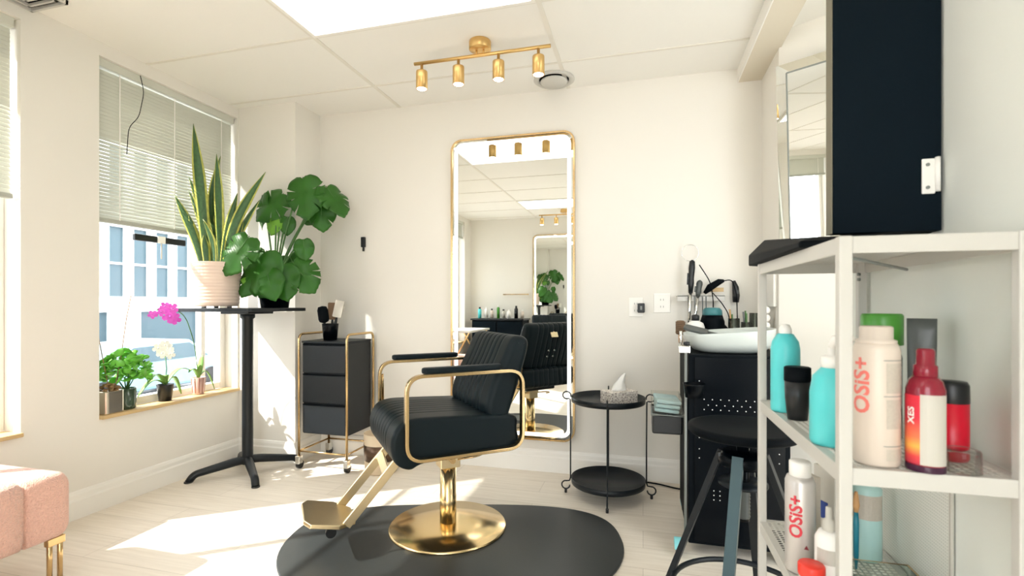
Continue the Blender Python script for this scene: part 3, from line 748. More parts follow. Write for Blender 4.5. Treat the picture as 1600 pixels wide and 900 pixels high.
# ------------------------------------------------------------------ window sill plants
def clump(bm, c, rad, n, size, seed, zs=.8):
    rn = random.Random(seed)
    for k in range(n):
        u = rn.random(); a = rn.random()*2*PI; ph = math.acos(1-1.4*rn.random()); rr = rad*(.45+.55*rn.random()**.5)
        p = Vector(c)+Vector((math.sin(ph)*math.cos(a), math.sin(ph)*math.sin(a), math.cos(ph)*zs))*rr
        E = Euler((rn.uniform(-.9, .9), rn.uniform(-.9, .9), rn.uniform(0, 6.28))).to_matrix(); s = size*rn.uniform(.7, 1.2)
        vs = [bm.verts.new(p+E@Vector((s*x, s*y, s*z))) for x, y, z in ((0, -.5, 0), (.33, -.2, .06), (.40, .15, .05), (.2, .45, .02), (0, .55, -.03), (-.2, .45, .02), (-.40, .15, .05), (-.33, -.2, .06))]
        m_ = bm.verts.new(p+E@Vector((0, 0, -.04*s)))
        for i in range(8): bm.faces.new((vs[i], vs[(i+1) % 8], m_)).smooth = True
def strap(bm, base, tip, w, sag, n=9):
    base = Vector(base); tip = Vector(tip); d_ = tip-base; s = Vector((-d_.y, d_.x, 0)); s = (s.normalized() if s.length > 1e-6 else Vector((1, 0, 0))); rows = []
    for i in range(n+1):
        t = i/n; p = base.lerp(tip, t)+Vector((0, 0, sag*math.sin(PI*t))); ww = w/2*math.sin(PI*(.12+.86*t))**.6
        rows.append([bm.verts.new(p+s*(ww*u)+Vector((0, 0, abs(u)*ww*.25))) for u in (-1, 0, 1)])
    for i in range(n):
        for j in range(2): bm.faces.new((rows[i][j], rows[i][j+1], rows[i+1][j+1], rows[i+1][j])).smooth = True
def flower(bm, c, s, face):
    c = Vector(c); N = Vector(face).normalized(); u, w_ = frame_of(N)
    for k in range(5):
        a = 2*PI*k/5+.3; dr_ = u*math.cos(a)+w_*math.sin(a); sd = N.cross(dr_)
        vs = [bm.verts.new(c+dr_*(s*x)+sd*(s*y)+N*(s*z)) for x, y, z in ((.05, 0, 0), (.4, .32, .1), (.8, .36, .12), (1.0, 0, .05), (.8, -.36, .12), (.4, -.32, .1))]
        bm.faces.new(vs)
    lathe(bm, [(.02*s, 0), (.16*s, .05*s), (.1*s, .28*s), (.01*s, .3*s)], n=8, M=T(*c)@N.to_track_quat('Z', 'Y').to_matrix().to_4x4())
ZS = SILL
# pewter pot with jade
r = thing('potted_plant', 'bushy bright green plant at the near end of the window sill', 'plant', (-2.915, 2.20, ZS), 0)
bm = new(); lathe(bm, [(.01, 0), (.045, 0), (.048, .006), (.05, .12), (.046, .12), (.044, .01), (.01, .01)], n=24); obj('pot', bm, mat('dark_green_glass', srgb(60, 78, 60), .12, coat=.5), r)
obj('soil', lt([(.005, .105), (.045, .105), (.045, .10), (.005, .10)]), SOIL, r)
bm = new(); clump(bm, (.0, -.01, .21), .155, 150, .062, 5, .85); bmesh.ops.scale(bm, vec=(.5, 1, 1), verts=bm.verts); obj('foliage', bm, JADE, r, solid=.0015)
bm = new(); rn = random.Random(2)
for k in range(7): tube(bm, [(0, 0, .10), (rn.uniform(-.02, .02), rn.uniform(-.04, .04), .18), (rn.uniform(-.04, .04), rn.uniform(-.1, .1), .27)], .004, 6)
obj('stem', bm, STEM, r)
r = thing('potted_plant', 'mirrored silver cube pot with bare roots and dry stems, nearest on the sill', 'plant', (-2.892, 2.09, ZS), .1)
bm = new(); prism(bm, rrect(.085, .11, .015, 4), 0, .125); obj('pot', bm, SILV, r, bevel=.004)
bm = new(); clump(bm, (0, 0, .13), .045, 60, .025, 9, .7); obj('bark', bm, TWIG, r, solid=.002)
bm = new(); tube(bm, [(0, 0, .12), (-.02, -.02, .3), (-.03, -.06, .55), (-.02, -.09, .62)], .0025, 6); obj('stem', bm, TWIG, r)
bm = new(); tube(bm, [(0, .03, .12), (-.01, .08, .32), (-.02, .12, .52), (-.02, .15, .66)], .0025, 6); obj('stem', bm, TWIG, r)
# orchid in black pot
r = thing('potted_orchid', 'white orchid with arching leaves in a small black pot on the sill', 'orchid', (-2.912, 2.44, ZS))
obj('pot', lt([(.01, 0), (.034, 0), (.046, .10), (.048, .105), (.044, .105), (.032, .01), (.01, .01)]), BLKPL, r)
for tp, w_, sg in (((-.02, -.16, .05), .045, .06), ((.02, .16, .17), .045, .05), ((.03, -.14, .13), .04, .06), ((-.02, .13, .02), .04, .08), ((.05, -.04, .16), .035, .03)):
    bm = new(); strap(bm, (0, 0, .10), tp, w_, sg); obj('leaf', bm, ORCH, r, solid=.002)
bm = new(); tube(bm, [(0, 0, .10), (0, .01, .2), (.0, 0, .30)], .003, 6); obj('stem', bm, STEM, r)
bm = new(); 
for c_ in ((0, -.02, .30), (.0, .02, .33), (.01, -.01, .35), (.0, .03, .29), (0, -.045, .335)): flower(bm, c_, .034, (.8, -.6, .2))
obj('flower', bm, WPET, r)
# orchid in striped glass
r = thing('potted_orchid', 'pink orchid in a clear striped pot, tall stem arching over the sill', 'orchid', (-2.912, 2.68, ZS))
obj('pot', lt([(.01, 0), (.032, 0), (.034, .01), (.044, .115), (.041, .115), (.031, .012), (.01, .012)]), mat('rosy_glass', srgb(205, 170, 158), .15, coat=.5), r)
bm = new()
for k in range(10):
    a = 2*PI*k/10; bar_sweep(bm, [(.0345*math.cos(a), .0345*math.sin(a), .012), (.0445*math.cos(a), .0445*math.sin(a), .112)], .006, .002, side=(-math.sin(a), math.cos(a), 0))
obj('pot_stripe', bm, mat('copper_stripe', srgb(160, 104, 84), .3), r)
for tp, w_, sg in (((.0, .03, .26), .05, .0), ((.03, -.10, .16), .03, .04), ((.03, .10, .02), .03, .08), ((.04, -.02, .2), .03, .01)):
    bm = new(); strap(bm, (0, 0, .11), tp, w_, sg); obj('leaf', bm, ORCH, r, solid=.002)
bm = new(); tube(bm, fillet([(0, 0, .11), (0, -.03, .35), (.0, -.10, .54), (.0, -.22, .60), (.0, -.30, .57)], .08), .003, 6); obj('stem', bm, STEM, r)
for c_, s_ in (((.01, -.20, .58), .038), ((.01, -.25, .595), .03), ((.01, -.275, .56), .03), ((.01, -.215, .53), .046), ((.01, -.185, .515), .04), ((.01, -.33, .545), .028)):
    bm = new(); flower(bm, c_, s_, (.8, -.6, .15)); obj('flower', bm, PURP, r)

# ------------------------------------------------------------------ black salon trolley with bins
r = thing('salon_trolley', 'tall black studded trolley standing behind the black stool', 'trolley', (.40, 2.60, 0))
BX0, BX1, BY0, BY1 = -.205, .205, -.275, .25
obj('cabinet', bx(BX0, BX1, BY0, BY1, .055, .895), BLKMAT, r, bevel=.004)
obj('front_panel', bx(BX0+.025, BX1-.02, BY0-.006, BY0, .07, .885), BLKGLOSS, r, bevel=.002)
bm = new()
def dot(x, z): cyl(bm, (x, BY0-.006, z), (x, BY0-.008, z), .0022, n=8)
for j, z in enumerate((.655, .675, .70)):
    for k in range(8): dot(-.14+.034*k+(.017 if j == 1 else 0), z)
for z in (.78, .74, .56, .53, .48, .44): dot(-.16, z); dot(.16, z)
for z in (.30, .28, .26): dot(-.10, z); dot(-.075, z)
obj('stud', bm, WHITEP, r)
obj('corner_post', cy((BX0-.012, BY0+.01, .05), (BX0-.010, BY0+.01, .90), .006), GREYP, r)
b1 = obj('side_bin', bx(BX0-.155, BX0-.02, -.23, -.02, .52, .61), BLKPL, r, bevel=.008)
bm = new(); pts = [(BX0-.16+.005, -.24, .61), (BX0-.015, -.24, .61), (BX0-.015, -.01, .61), (BX0-.155, -.01, .61)]
tube(bm, pts, .006, 8, closed=True); obj('rim', bm, GREYP, b1)
c1 = obj('cup_ring', lt([(.01, 0), (.038, 0), (.046, .055), (.049, .06), (.044, .06), (.036, .008), (.01, .008)], n=28), BLKGLOSS, r, loc=(BX0+.02, BY0-.055, .715))
for sx, sy in ((BX0-.042, BY0+.0), (BX1-.02, BY0+.03), (BX0+.02, BY1-.02), (BX1-.02, BY1-.02)):
    c = obj('caster', cy((-.012, 0, .033), (.012, 0, .033), .033, n=24), GREYP, r, loc=(sx, sy, 0))
    bm = new(); prism(bm, [(.038*math.cos(t), .038*math.sin(t)) for t in [PI*k/10 for k in range(11)]], -.018, .018, M=T(0, 0, .036)@RZ(PI/2)@RX(PI/2)@RZ(0)); obj('wheel_guard', bm, TEALC, c)
r = thing('towel_stack', 'folded pale blue cloths in a clear tray on the trolley side bin', 'towels', (.105, 2.475, .612))
bm = new()
for k in range(3): box(bm, -.055, .055, -.09, .09, .004+.02*k, .021+.02*k, M=RZ(.04*k)@RY(.08))
obj('cloth', bm, TOWEL, r, bevel=.006)
bm = new()
for a in ((-.068, .066, -.105, -.102), (-.068, .066, .102, .105), (-.068, -.065, -.102, .102), (.063, .066, -.102, .102)): box(bm, *a, .002, .075)
obj('tray', bm, CLEAR, r)

# white basin on the trolley
r = thing('basin', 'white porcelain shampoo bowl on top of the black trolley', 'basin', (.385, 2.52, .896))
bm = new(); R_ = []
for (q, z) in ((.62, 0), (.80, .012), (.95, .045), (1.0, .088), (1.0, .098), (.94, .098), (.90, .07), (.75, .03), (.4, .022)):
    R_.append([bm.verts.new((x*q*.195+.0, y*q*.175, z+(.015*(x*q) if z > .05 else 0))) for x, y in [(math.copysign(abs(math.cos(t))**.55, math.cos(t)), math.copysign(abs(math.sin(t))**.55, math.sin(t))) for t in [2*PI*i/48 for i in range(48)]]])
skin(bm, R_); obj('bowl', bm, BASIN, r)
obj('drain_tap', lt([(.008, .02), (.022, .022), (.022, .03), (.008, .03)]), CHROME, r)
# shelf plate behind basin holding items
r = thing('tool_ledge', 'narrow white ledge behind the white bowl carrying bottles and jars', 'shelf', (.47, 3.0, .90))
obj('plate', bx(-.26, .20, -.10, .12, -.02, 0), WHITE, r, bevel=.003)
for x in (-.24, .17): obj('leg', bx(x-.012, x+.012, .08, .104, -.9, -.02), WHITE, r)
ZL = .90
r = thing('lotion_bottle', 'round white bottle with black cap behind the white bowl', 'bottle', (.285, 2.955, ZL))
obj('body', lt([(.01, 0), (.046, 0), (.05, .01), (.05, .09), (.042, .112), (.020, .125), (.018, .13)]), WHITEP, r)
obj('cap', lt([(.019, .126), (.022, .128), (.022, .155), (.012, .16), (.003, .16)]), BLKPL, r)
bm = new(); patch(bm, .0506, -2.2, -1.1, .02, .06); obj('label', bm, LGREY, r)
r = thing('hair_dryer', 'black dryer with teal rear cap lying behind the white bowl', 'dryer', (.385, 3.04, ZL))
obj('barrel', lt([(.02, 0), (.062, 0), (.068, .05), (.066, .12), (.055, .155), (.03, .158)]), BLKMAT, r)
obj('rear_cap', lt([(.052, .155), (.055, .158), (.052, .185), (.04, .198), (.005, .20)]), mat('dark_teal', srgb(60, 120, 125), .3), r)
bm = new(); tube(bm, [(.05, 0, .09), (.085, -.02, .05), (.09, -.03, .0)], [.022, .02, .018], 12); obj('handle', bm, BLKMAT, r)
r = thing('hair_brush', 'round wooden brush leaning beside the round white bottle', 'brush', (.205, 2.95, ZL), .2)
obj('handle', cy((0, 0, 0), (0, 0, .05), .011), WOODH, r); obj('bristle_head', lt([(.01, .045), (.024, .05), (.026, .11), (.02, .125), (.005, .127)], n=18), BRIST, r)
bm = new()
for k in range(7): lathe(bm, [(.026, .054+.010*k), (.029, .057+.010*k), (.026, .060+.010*k)], n=18, closed=True)
obj('bristle_ring', bm, BRIST, r)
r = thing('paddle_brush', 'dark flat brush resting on the rim of the white bowl', 'brush', (.235, 2.42, .995), -.3)
bm = new(); prism(bm, rrect(.11, .05, .018), 0, .014, M=RX(.35)@RY(.25)); obj('head', bm, GREYT, r, bevel=.004)
bm = new(); tube(bm, [(.05, 0, -.005), (.12, 0, -.02)], .008, 10); obj('handle', bm, GREYT, r)
r = thing('wooden_block', 'small tan block behind the white bowl under the dryer', 'block', (.355, 2.925, ZL)); obj('body', bx(-.018, .018, -.012, .012, 0, .045), WOODH, r, bevel=.003)
def jar(x, y, label, h=.10, rr=.030, tools=3, m_=None):
    q = thing('glass_jar', label, 'jar', (x, y, ZL), 0, 'glass jars on the white ledge')
    obj('glass', lt([(.01, 0), (rr, 0), (rr, h), (rr-.002, h), (rr-.002, .004), (.01, .004)]), CLEARG, q)
    rn = random.Random(int(x*1000))
    for k in range(tools):
        a = rn.uniform(-.018, .018); b_ = rn.uniform(-.012, .012); obj('comb', bx(-.003, .003, -.008, .008, 0, rn.uniform(.14, .19), M=T(a*.5, b_, .006)@RY(a*5)), rn.choice([GREYT, GREYP, WOODH, STEM]), q)
jar(.488, 2.965, 'glass jar of combs just right of the black dryer', .14)
jar(.553, 2.965, 'glass jar of clips, second to the right of the black dryer', .12)
jar(.605, 3.01, 'taller glass jar of combs near the shelf post', .17)
r = thing('ball_lamp', 'white column of stacked balls just right of the far white shelf post', 'ornament', (.638, 2.93, .90))
bm = new(); pf = []
for k in range(5):
    for j in range(7):
        a = -PI/2+.25+(PI-.5)*j/6; pf.append((.004+.022*math.cos(a), .022+.041*k+.0215*math.sin(a)))
lathe(bm, pf, n=24); obj('body', bm, WHITEP, r)
# white faucet-like chrome fittings at trolley left corner
r = thing('clamp_fitting', 'chrome clamp at the upper left corner of the black trolley', 'clamp', (.175, 2.36, .897))
obj('block', bx(-.02, .03, -.02, .02, 0, .035), CHROME, r, bevel=.004); obj('rod', cy((-.01, 0, .035), (-.01, 0, .10), .006), CHROME, r); obj('knob', lt([(.004, .0), (.014, .002), (.014, .016), (.004, .018)], c=(.015, 0, .035)), BLKPL, r)

# ------------------------------------------------------------------ wall items right of mirror
def plate(x, z, w, h, label):
    q = thing('wall_plate', label, 'outlet', (x, YB, z)); obj('cover', bx(-w/2, w/2, -.006, 0, -h/2, h/2), TRIM, q, bevel=.002)
    for dz in (-.022, .022):
        bm = new(); box(bm, -.010, -.007, -.0075, -.006, dz-.006, dz+.006); box(bm, .007, .010, -.0075, -.006, dz-.006, dz+.006); obj('slot', bm, GREYP, q)
plate(-.045, 1.10, .085, .12, 'white double outlet with the black charger plugged in, left one')
plate(.115, 1.125, .10, .12, 'blank looking white outlet plate nearer the tool rack')
r = thing('charger', 'small black charger cube plugged into the wall outlet', 'charger', (-.012, YB-.0075, 1.095)); obj('body', bx(-.022, .022, -.04, 0, -.03, .03), BLKPL, r, bevel=.006); obj('prong', bx(-.006, .006, -.046, -.040, -.012, .012), GREYP, r)
r = thing('tool_rack', 'small white wall rack holding curling irons above the trolley', 'rack', (.335, YB, 1.165))
bm = new(); box(bm, -.135, .135, -.09, 0, 0, .008); box(bm, -.135, .135, -.09, -.084, -.028, .012); obj('tray', bm, WHITE, r, bevel=.002)
bm = new(); lathe(bm, [(.052, -.002), (.052, .002), (.048, .002), (.048, -.002)], n=36, closed=True, M=T(-.055, -.03, .27)@RX(PI/2)); obj('ring', bm, CHROME, r)
obj('ring_stem', cy((-.055, -.02, .21), (-.055, -.02, .008), .003, n=8), CHROME, r)
obj('back_strip', bx(.06, .14, -.012, -.002, .03, .055), WOODSILL, r)
def iron(x, y, z, L, label, tilt, m2=BLKPL):
    q = thing('curling_iron', label, 'curling iron', (x, y, z), 0, 'hot tools on the white wall rack'); Mx = RY(tilt)
    bm = new(); lathe(bm, [(.004, L), (.016, L-.01), (.019, L*.75), (.015, L*.45), (.017, L*.3), (.012, .0), (.004, -.002)], n=16, M=Mx); obj('handle', bm, m2, q)
    bm = new(); lathe(bm, [(.009, 0), (.009, -.16), (.004, -.165)], n=14, M=Mx); obj('barrel', bm, CHROME, q)
    bm = new(); box(bm, -.024, -.016, -.005, .005, L*.25, L*.6, M=Mx); obj('clamp_lever', bm, m2, q)
iron(.275, YB-.115, 1.185, .20, 'long black curling iron standing in the white wall rack', .05)
iron(.318, YB-.10, 1.165, .10, 'second dark curling iron tucked behind the first in the rack', .12, GREYT)
r = thing('hair_straightener', 'black straightener lying on the right end of the white wall rack', 'straightener', (.40, YB-.06, 1.185))
bm = new(); tube(bm, [(-.04, 0, .0), (-.01, 0, .035), (.045, 0, .07), (.07, 0, .075)], [.010, .022, .018, .008], 14); obj('body', bm, BLKMAT, r)
bm = new(); tube(bm, fillet([(.07, 0, .075), (.11, -.02, .08), (.135, -.03, .0), (.14, -.03, -.2)], .04), .003, 8); obj('cord', bm, BLKMAT, r)
bm = new(); tube(bm, fillet([(-.075, -.05, .17), (-.01, -.06, .06), (.005, -.06, -.08), (-.02, -.06, -.22)], .05), .003, 8); tube(bm, fillet([(.0, -.06, .0), (.05, -.06, -.06), (.09, -.06, -.13), (.09, -.06, -.2)], .04), .0028, 8); obj('hanging_cord', bm, BLKMAT, r)
for k, (x, L, m_) in enumerate(((.265, .21, BLKMAT), (.30, .13, GREYP), (.345, .20, GREYT), (.365, .22, TEALC))):
    q = thing('tail_comb', ['black tail comb hanging leftmost from the white rack', 'short grey pin hanging under the white rack', 'dark tail comb hanging mid rack', 'teal tipped comb hanging under the white rack'][k], 'comb', (x, YB-.0935, 1.165-L), 0, 'combs hanging from the white wall rack')
    obj('shaft', bx(-.003, .003, -.003, .003, 0, L), m_ if k < 3 else GREYT, q); obj('tip', lt([(.002, 0), (.008, .012), (.007, .03), (.003, .035)], n=10, c=(0, 0, -.02)), m_, q)
r = thing('hair_clipper', 'black clipper hung on the wall left of the white shelf post', 'clipper', (.54, YB-.03, 1.13))
bm = new(); tube(bm, [(0, 0, 0), (.002, 0, .04), (-.002, 0, .09), (-.012, 0, .13)], [.017, .021, .019, .010], 14); obj('body', bm, BLKPL, r)
obj('switch', bx(.004, .014, -.024, -.016, .05, .075), GREYT, r, bevel=.003); obj('hook', bx(-.006, .006, .012, .03, .08, .10), WHITE, r)

# ------------------------------------------------------------------ stool
r = thing('stool', 'round black metal stool with riveted legs in front of the trolley', 'stool', (.335, 1.86, 0), math.radians(14.9))
obj('seat', lt([(.01, .668), (.172, .668), (.180, .675), (.182, .685), (.178, .695), (.16, .697), (.05, .692), (.01, .691)], n=48), BLKMAT, r)
obj('screw_post', lt([(.021, .37), (.021, .655)], n=20), BLKGLOSS, r)
obj('thread', lt([(.022+.002*(k % 2), .38+.006*k) for k in range(20)], n=16), GREYT, r)
obj('hub', lt([(.022, .555), (.075, .56), (.082, .57), (.082, .598), (.06, .61), (.022, .612)]), BLKGLOSS, r)
obj('lower_hub', lt([(.022, .49), (.080, .494), (.080, .503), (.022, .507)]), BLKMET, r)
for k, a in enumerate((math.radians(-127), math.radians(-37), math.radians(53), math.radians(143))):
    c, s = math.cos(a), math.sin(a); bm = new()
    bar_sweep(bm, [(c*.07, s*.07, .605), (c*.29, s*.29, .0)], .035, .020, side=(-s, c, 0)); lg = obj('leg', bm, LEGLIT if k == 0 else BLKMET, r, bevel=.001)
    bm = new()
    for t in (.06, .30): p = Vector((c*.07, s*.07, .605)).lerp(Vector((c*.29, s*.29, 0)), t); cyl(bm, p, p+Vector((c*.008, s*.008, .003)), .005, n=10)
    obj('rivet', bm, BLKMAT, lg)
bm = new(); tube(bm, [(.236*math.cos(2*PI*k/48), .236*math.sin(2*PI*k/48), .112) for k in range(48)], .010, 10, closed=True); obj('foot_ring', bm, BLKMET, r)

# ------------------------------------------------------------------ white metal shelving unit
X0, X1, Y0, Y1 = .3005, .552, .888, 1.467
SH = thing('shelving_unit', 'white perforated metal shelving unit at the right edge', 'shelf', (X0, Y0, 0))
W, D = X1-X0, Y1-Y0; p = .019
for (x, y) in ((0, 0), (W-p, 0), (0, D-p), (W-p, D-p)): obj('post', bx(x, x+p, y, y+p, 0, 1.228), WHITE, SH, bevel=.002)
def deck(z):
    bm = new(); t = .0012; cell = .0115; x0, x1, y0, y1 = p*.3, W-p*.3, p*.3, D-p*.3
    nx = int((x1-x0)/cell); ny = int((y1-y0)/cell); dx = (x1-x0)/nx; dy = (y1-y0)/ny
    V = {}
    def gv(i, j):
        if (i, j) not in V: V[(i, j)] = bm.verts.new((x0+i*dx, y0+j*dy, 0))
        return V[(i, j)]
    for i in range(nx):
        for j in range(ny):
            c4 = [gv(i, j), gv(i+1, j), gv(i+1, j+1), gv(i, j+1)]
            if i < 1 or j < 1 or i >= nx-1 or j >= ny-1: bm.faces.new(c4); continue
            cx, cy_ = x0+(i+.5)*dx, y0+(j+.5)*dy; h = .0039
            q4 = [bm.verts.new((cx+a*h, cy_+b*h, 0)) for a, b in ((-1, -1), (1, -1), (1, 1), (-1, 1))]
            for k in range(4): bm.faces.new((c4[k], c4[(k+1) % 4], q4[(k+1) % 4], q4[k]))
    o = obj('shelf_deck', bm, WHITE, SH, loc=(0, 0, z))
    md = o.modifiers.new('s', 'SOLIDIFY'); md.thickness = .0012; md.offset = -1
    bm = new(); e = .026
    box(bm, .002, .005, p, D-p, -e, .001); box(bm, W-.005, W-.002, p, D-p, -e, .001); box(bm, p, W-p, .002, .005, -e, .001); box(bm, p, W-p, D-.005, D-.002, -e, .001)
    obj('shelf_rim', bm, WHITE, o, bevel=.001)
ZT, Z2, Z3 = 1.226, .860, .537
for z in (ZT, Z2, Z3, .21): deck(z)
bm = new()
for z in (1.195, 1.182): cyl(bm, (W-p-.002, D-.035, z), (W-p-.008, D-.035, z), .004, n=10)
obj('screw', bm, GREYP, SH)
bm = new(); tube(bm, [(.03, .04, 1.196), (W-.02, D*.55, 1.192)], .003, 6); obj('brace_wire', bm, GREYP, SH)

# black case on top
bm = new()   # wedge-shaped, thicker at its far end, chamfered along the edges
lo = [(0, 0), (.19, 0), (.19, .47), (.16, .50), (.03, .50), (0, .47)]; up = [(.035, .03), (.17, .03), (.17, .44), (.15, .465), (.06, .465), (.035, .44)]
A = [bm.verts.new((x, y, 0)) for x, y in lo]; B = [bm.verts.new((x, y, .012+.018*y/.5)) for x, y in lo]; C_ = [bm.verts.new((x, y, .020+.055*y/.5)) for x, y in up]
bm.faces.new(A[::-1]); bm.faces.new(C_)
for k in range(6): bm.faces.new((A[k], A[(k+1) % 6], B[(k+1) % 6], B[k])); bm.faces.new((B[k], B[(k+1) % 6], C_[(k+1) % 6], C_[k]))
tag(obj('laptop_case', bm, BLKMAT, None, bevel=.003, loc=(.288, 1.05, 1.2275)), 'flat black case lying on top of the white shelving unit', 'case')
# cabinet with open dark door
r = thing('wall_cabinet', 'dark wall cabinet with its door swung open above the shelving unit', 'cabinet', (XR, 1.13, 1.262))
obj('body', bx(-.055, 0, .04, .36, 0, 1.22), NAVY, r, bevel=.002)
dr = obj('door', bx(-.190, -.004, -.0, .028, 0, 1.24), NAVY, r, bevel=.0015)
obj('edge_band', bx(-.1925, -.190, -.0, .028, 0, 1.24), mat('edge_band_grey', srgb(120, 114, 96), .6), dr)
for z in (.105, .49, 1.0):
    hg = obj('hinge', bx(-.038, -.016, -.004, 0, z-.034, z+.034), WHITEP, dr, bevel=.002)
    bm = new(); cyl(bm, (-.012, -.003, z-.03), (-.012, -.003, z+.036), .0045, n=10); obj('hinge_pin', bm, WHITEP, hg)
    bm = new(); cyl(bm, (-.029, -.006, z+.022), (-.029, -.004, z+.022), .0035, n=8); cyl(bm, (-.029, -.006, z-.022), (-.029, -.004, z-.022), .0035, n=8); obj('hinge_screw', bm, GREYP, hg)

# ------------------------------------------------------------------ bottles on the shelves
CAMV = Vector((0, 0, 0))
def facing(x, y): return math.atan2(-y, -x)
def bottle(x, y, z, label, prof, m_, cap=None, capm=None, cat='bottle', name='bottle', rz=None):
    q = thing(name, label, cat, (x, y, z), facing(x, y) if rz is None else rz)
    obj('body', lt(prof, n=36), m_, q)
    if cap: obj('cap', lt(cap, n=30), capm or WHITEP, q)
    return q
Zs = Z2+.0012
# teal spray bottle at far left of middle shelf
q = bottle(.333, 1.325, Zs, 'tall turquoise spray bottle with white nozzle, farthest on the middle shelf', [(.01, 0), (.030, 0), (.032, .006), (.032, .150), (.029, .168), (.018, .186), (.012, .188)], TEAL,
           [(.012, .186), (.014, .188), (.014, .198), (.010, .208), (.003, .21)], WHITEP, name='spray_bottle')
q = bottle(.335, 1.235, Zs, 'black cylindrical tub in front of the tall turquoise bottle', [(.01, 0), (.020, 0), (.025, .05), (.026, .088), (.01, .088)], BLKPL, [(.0265, .086), (.027, .088), (.027, .116), (.024, .118), (.003, .118)], BLKMAT, name='product_tub', cat='tub')
q = bottle(.338, 1.035, Zs, 'turquoise pump bottle half hidden behind the front shelf post', [(.01, 0), (.033, 0), (.036, .006), (.036, .095), (.031, .125), (.018, .140), (.014, .142)], TEAL,
           [(.014, .140), (.018, .142), (.018, .160), (.014, .163), (.006, .165), (.006, .185), (.003, .186)], WHITEP, name='pump_bottle')
bm = new(); tube(bm, fillet([(0, 0, .175), (0, 0, .196), (0, .036, .198), (0, .044, .186)], .01), [.006]*7+[.005]*7+[.004, .004][:2], 10) if False else tube(bm, [(0, 0, .178), (0, .004, .194), (0, .030, .198), (0, .042, .188)], [.007, .008, .006, .004], 10)
obj('pump_spout', bm, WHITEP, q)
# clear spray bottle w/ red trigger
q = bottle(.435, 1.235, Zs, 'clear spray bottle with red tip and amber base behind the shelf post', [(.01, 0), (.028, 0), (.028, .055), (.01, .055)], AMBER, None, name='spray_bottle')
obj('clear_body', lt([(.0285, .0), (.0285, .13), (.018, .155), (.012, .16)]), CLEARG, q); obj('collar', lt([(.014, .155), (.015, .157), (.015, .17), (.004, .172)]), WHITEP, q)
obj('trigger', bx(-.008, .024, -.008, .008, .172, .190), REDL, q, bevel=.003)
# white large can with salmon lettering
q = bottle(.368, .932, Zs, 'large cream aerosol can with salmon lettering on the middle shelf', [(.01, 0), (.030, 0), (.0325, .004), (.0325, .184), (.029, .194), (.027, .196)], CREAM, [(.0265, .194), (.028, .196), (.028, .200), (.023, .202), (.023, .221), (.020, .223), (.003, .223)], CREAM, name='hairspray_can', cat='can')
text_part('lettering', 'OSiS+', .036, INKK, q, R=.0325, cz=.128, ang=-.62, bold=.0009)
for za, zb in ((.118, .165), (.062, .108), (.012, .030)):
    bm = new(); patch(bm, .0331, .42, 1.25, za, zb); obj('label', bm, LABELW, q)
bm = new()
for z in (.169, .1125, .034): patch(bm, .0332, .3, 1.3, z, z+.0012)
obj('print_line', bm, GREYP, q)
# green capped bottle
q = bottle(.452, 1.12, Zs, 'bottle with broad green cap behind the large cream can', [(.01, 0), (.030, 0), (.032, .005), (.032, .055), (.01, .055)], GREENL, [(.026, .178), (.0345, .180), (.0345, .236), (.032, .240), (.003, .240)], GREEN)
obj('clear_body', lt([(.0325, .0), (.0325, .155), (.028, .172), (.02, .18)]), CLEARG, q)
bm = new(); patch(bm, .0331, -1.2, 1.2, .06, .14); obj('label', bm, LABELW, q)
# grey tube standing on cap
def tube_bottle(x, y, z, label, m_, capm, h, w, rz=None, name='squeeze_tube'):
    q = thing(name, label, 'tube', (x, y, z), facing(x, y) if rz is None else rz); bm = new(); R_ = []
    for k in range(9):
        t = k/8; a = .020*(1-t)+.0015*t; b_ = .020*(1-t)+w*t
        R_.append([bm.verts.new((a*math.cos(2*PI*i/28), b_*math.sin(2*PI*i/28), .035+(h-.035)*t)) for i in range(28)])
    skin(bm, R_); obj('body', bm, m_, q); obj('cap', lt([(.005, 0), (.020, 0), (.0205, .004), (.0205, .036), (.005, .037)]), capm, q); return q
q = tube_bottle(.499, 1.078, Zs, 'dark grey squeeze tube standing between the green cap and red bottle', GREYT, BLKPL, .232, .022)
bm = new(); box(bm, .0105, .0125, -.012, .006, .075, .12); obj('lime_label', bm, LIME, q)
text_part('lettering', 'paul', .009, WHITEP, q, plane=T(.006, .0, .175)@RZ(PI/2)@RX(PI/2))
# red spray bottle
q = bottle(.427, .912, Zs, 'red spray bottle with sunset label at the front of the middle shelf', [(.01, 0), (.027, 0), (.0285, .004), (.0285, .128), (.024, .142), (.017, .150)], RED, [(.017, .149), (.018, .150), (.0175, .166), (.014, .168), (.0135, .190), (.011, .193), (.003, .193)], RED, name='spray_bottle')
obj('base_band', lt([(.0287, .0), (.0289, .001), (.0289, .009), (.0287, .010)]), mat('dark_plum', srgb(60, 20, 50), .3), q)
bm = new(); patch(bm, .0290, -1.5, -.25, .012, .12); obj('picture_label', bm, SUNSET, q)
bm = new(); patch(bm, .0291, -.25, 1.3, .012, .122); obj('text_label', bm, LGREY, q)
text_part('lettering', 'XES', .016, WHITEP, q, R=.0292, cz=.088, ang=-.72, bold=.0004)
q.scale = (.88, .88, .98)
# red bottle with black cap
q = bottle(.497, .985, Zs, 'crimson bottle with black cap nearest the wall on the middle shelf', [(.01, 0), (.022, 0), (.024, .004), (.024, .095), (.01, .096)], CRIM, [(.0235, .094), (.0245, .096), (.024, .124), (.021, .130), (.003, .131)], BLKPL)
# clear cap lying on shelf
q = thing('clear_cap', 'small clear plastic cap standing on the shelf right of the red bottle', 'cap', (.478, .918, Zs), 0)
bm = new(); lathe(bm, [(.005, .034), (.021, .034), (.023, .031), (.024, 0), (.0225, 0), (.0215, .030), (.005, .0325)], n=32); obj('shell', bm, CLEAR, q)
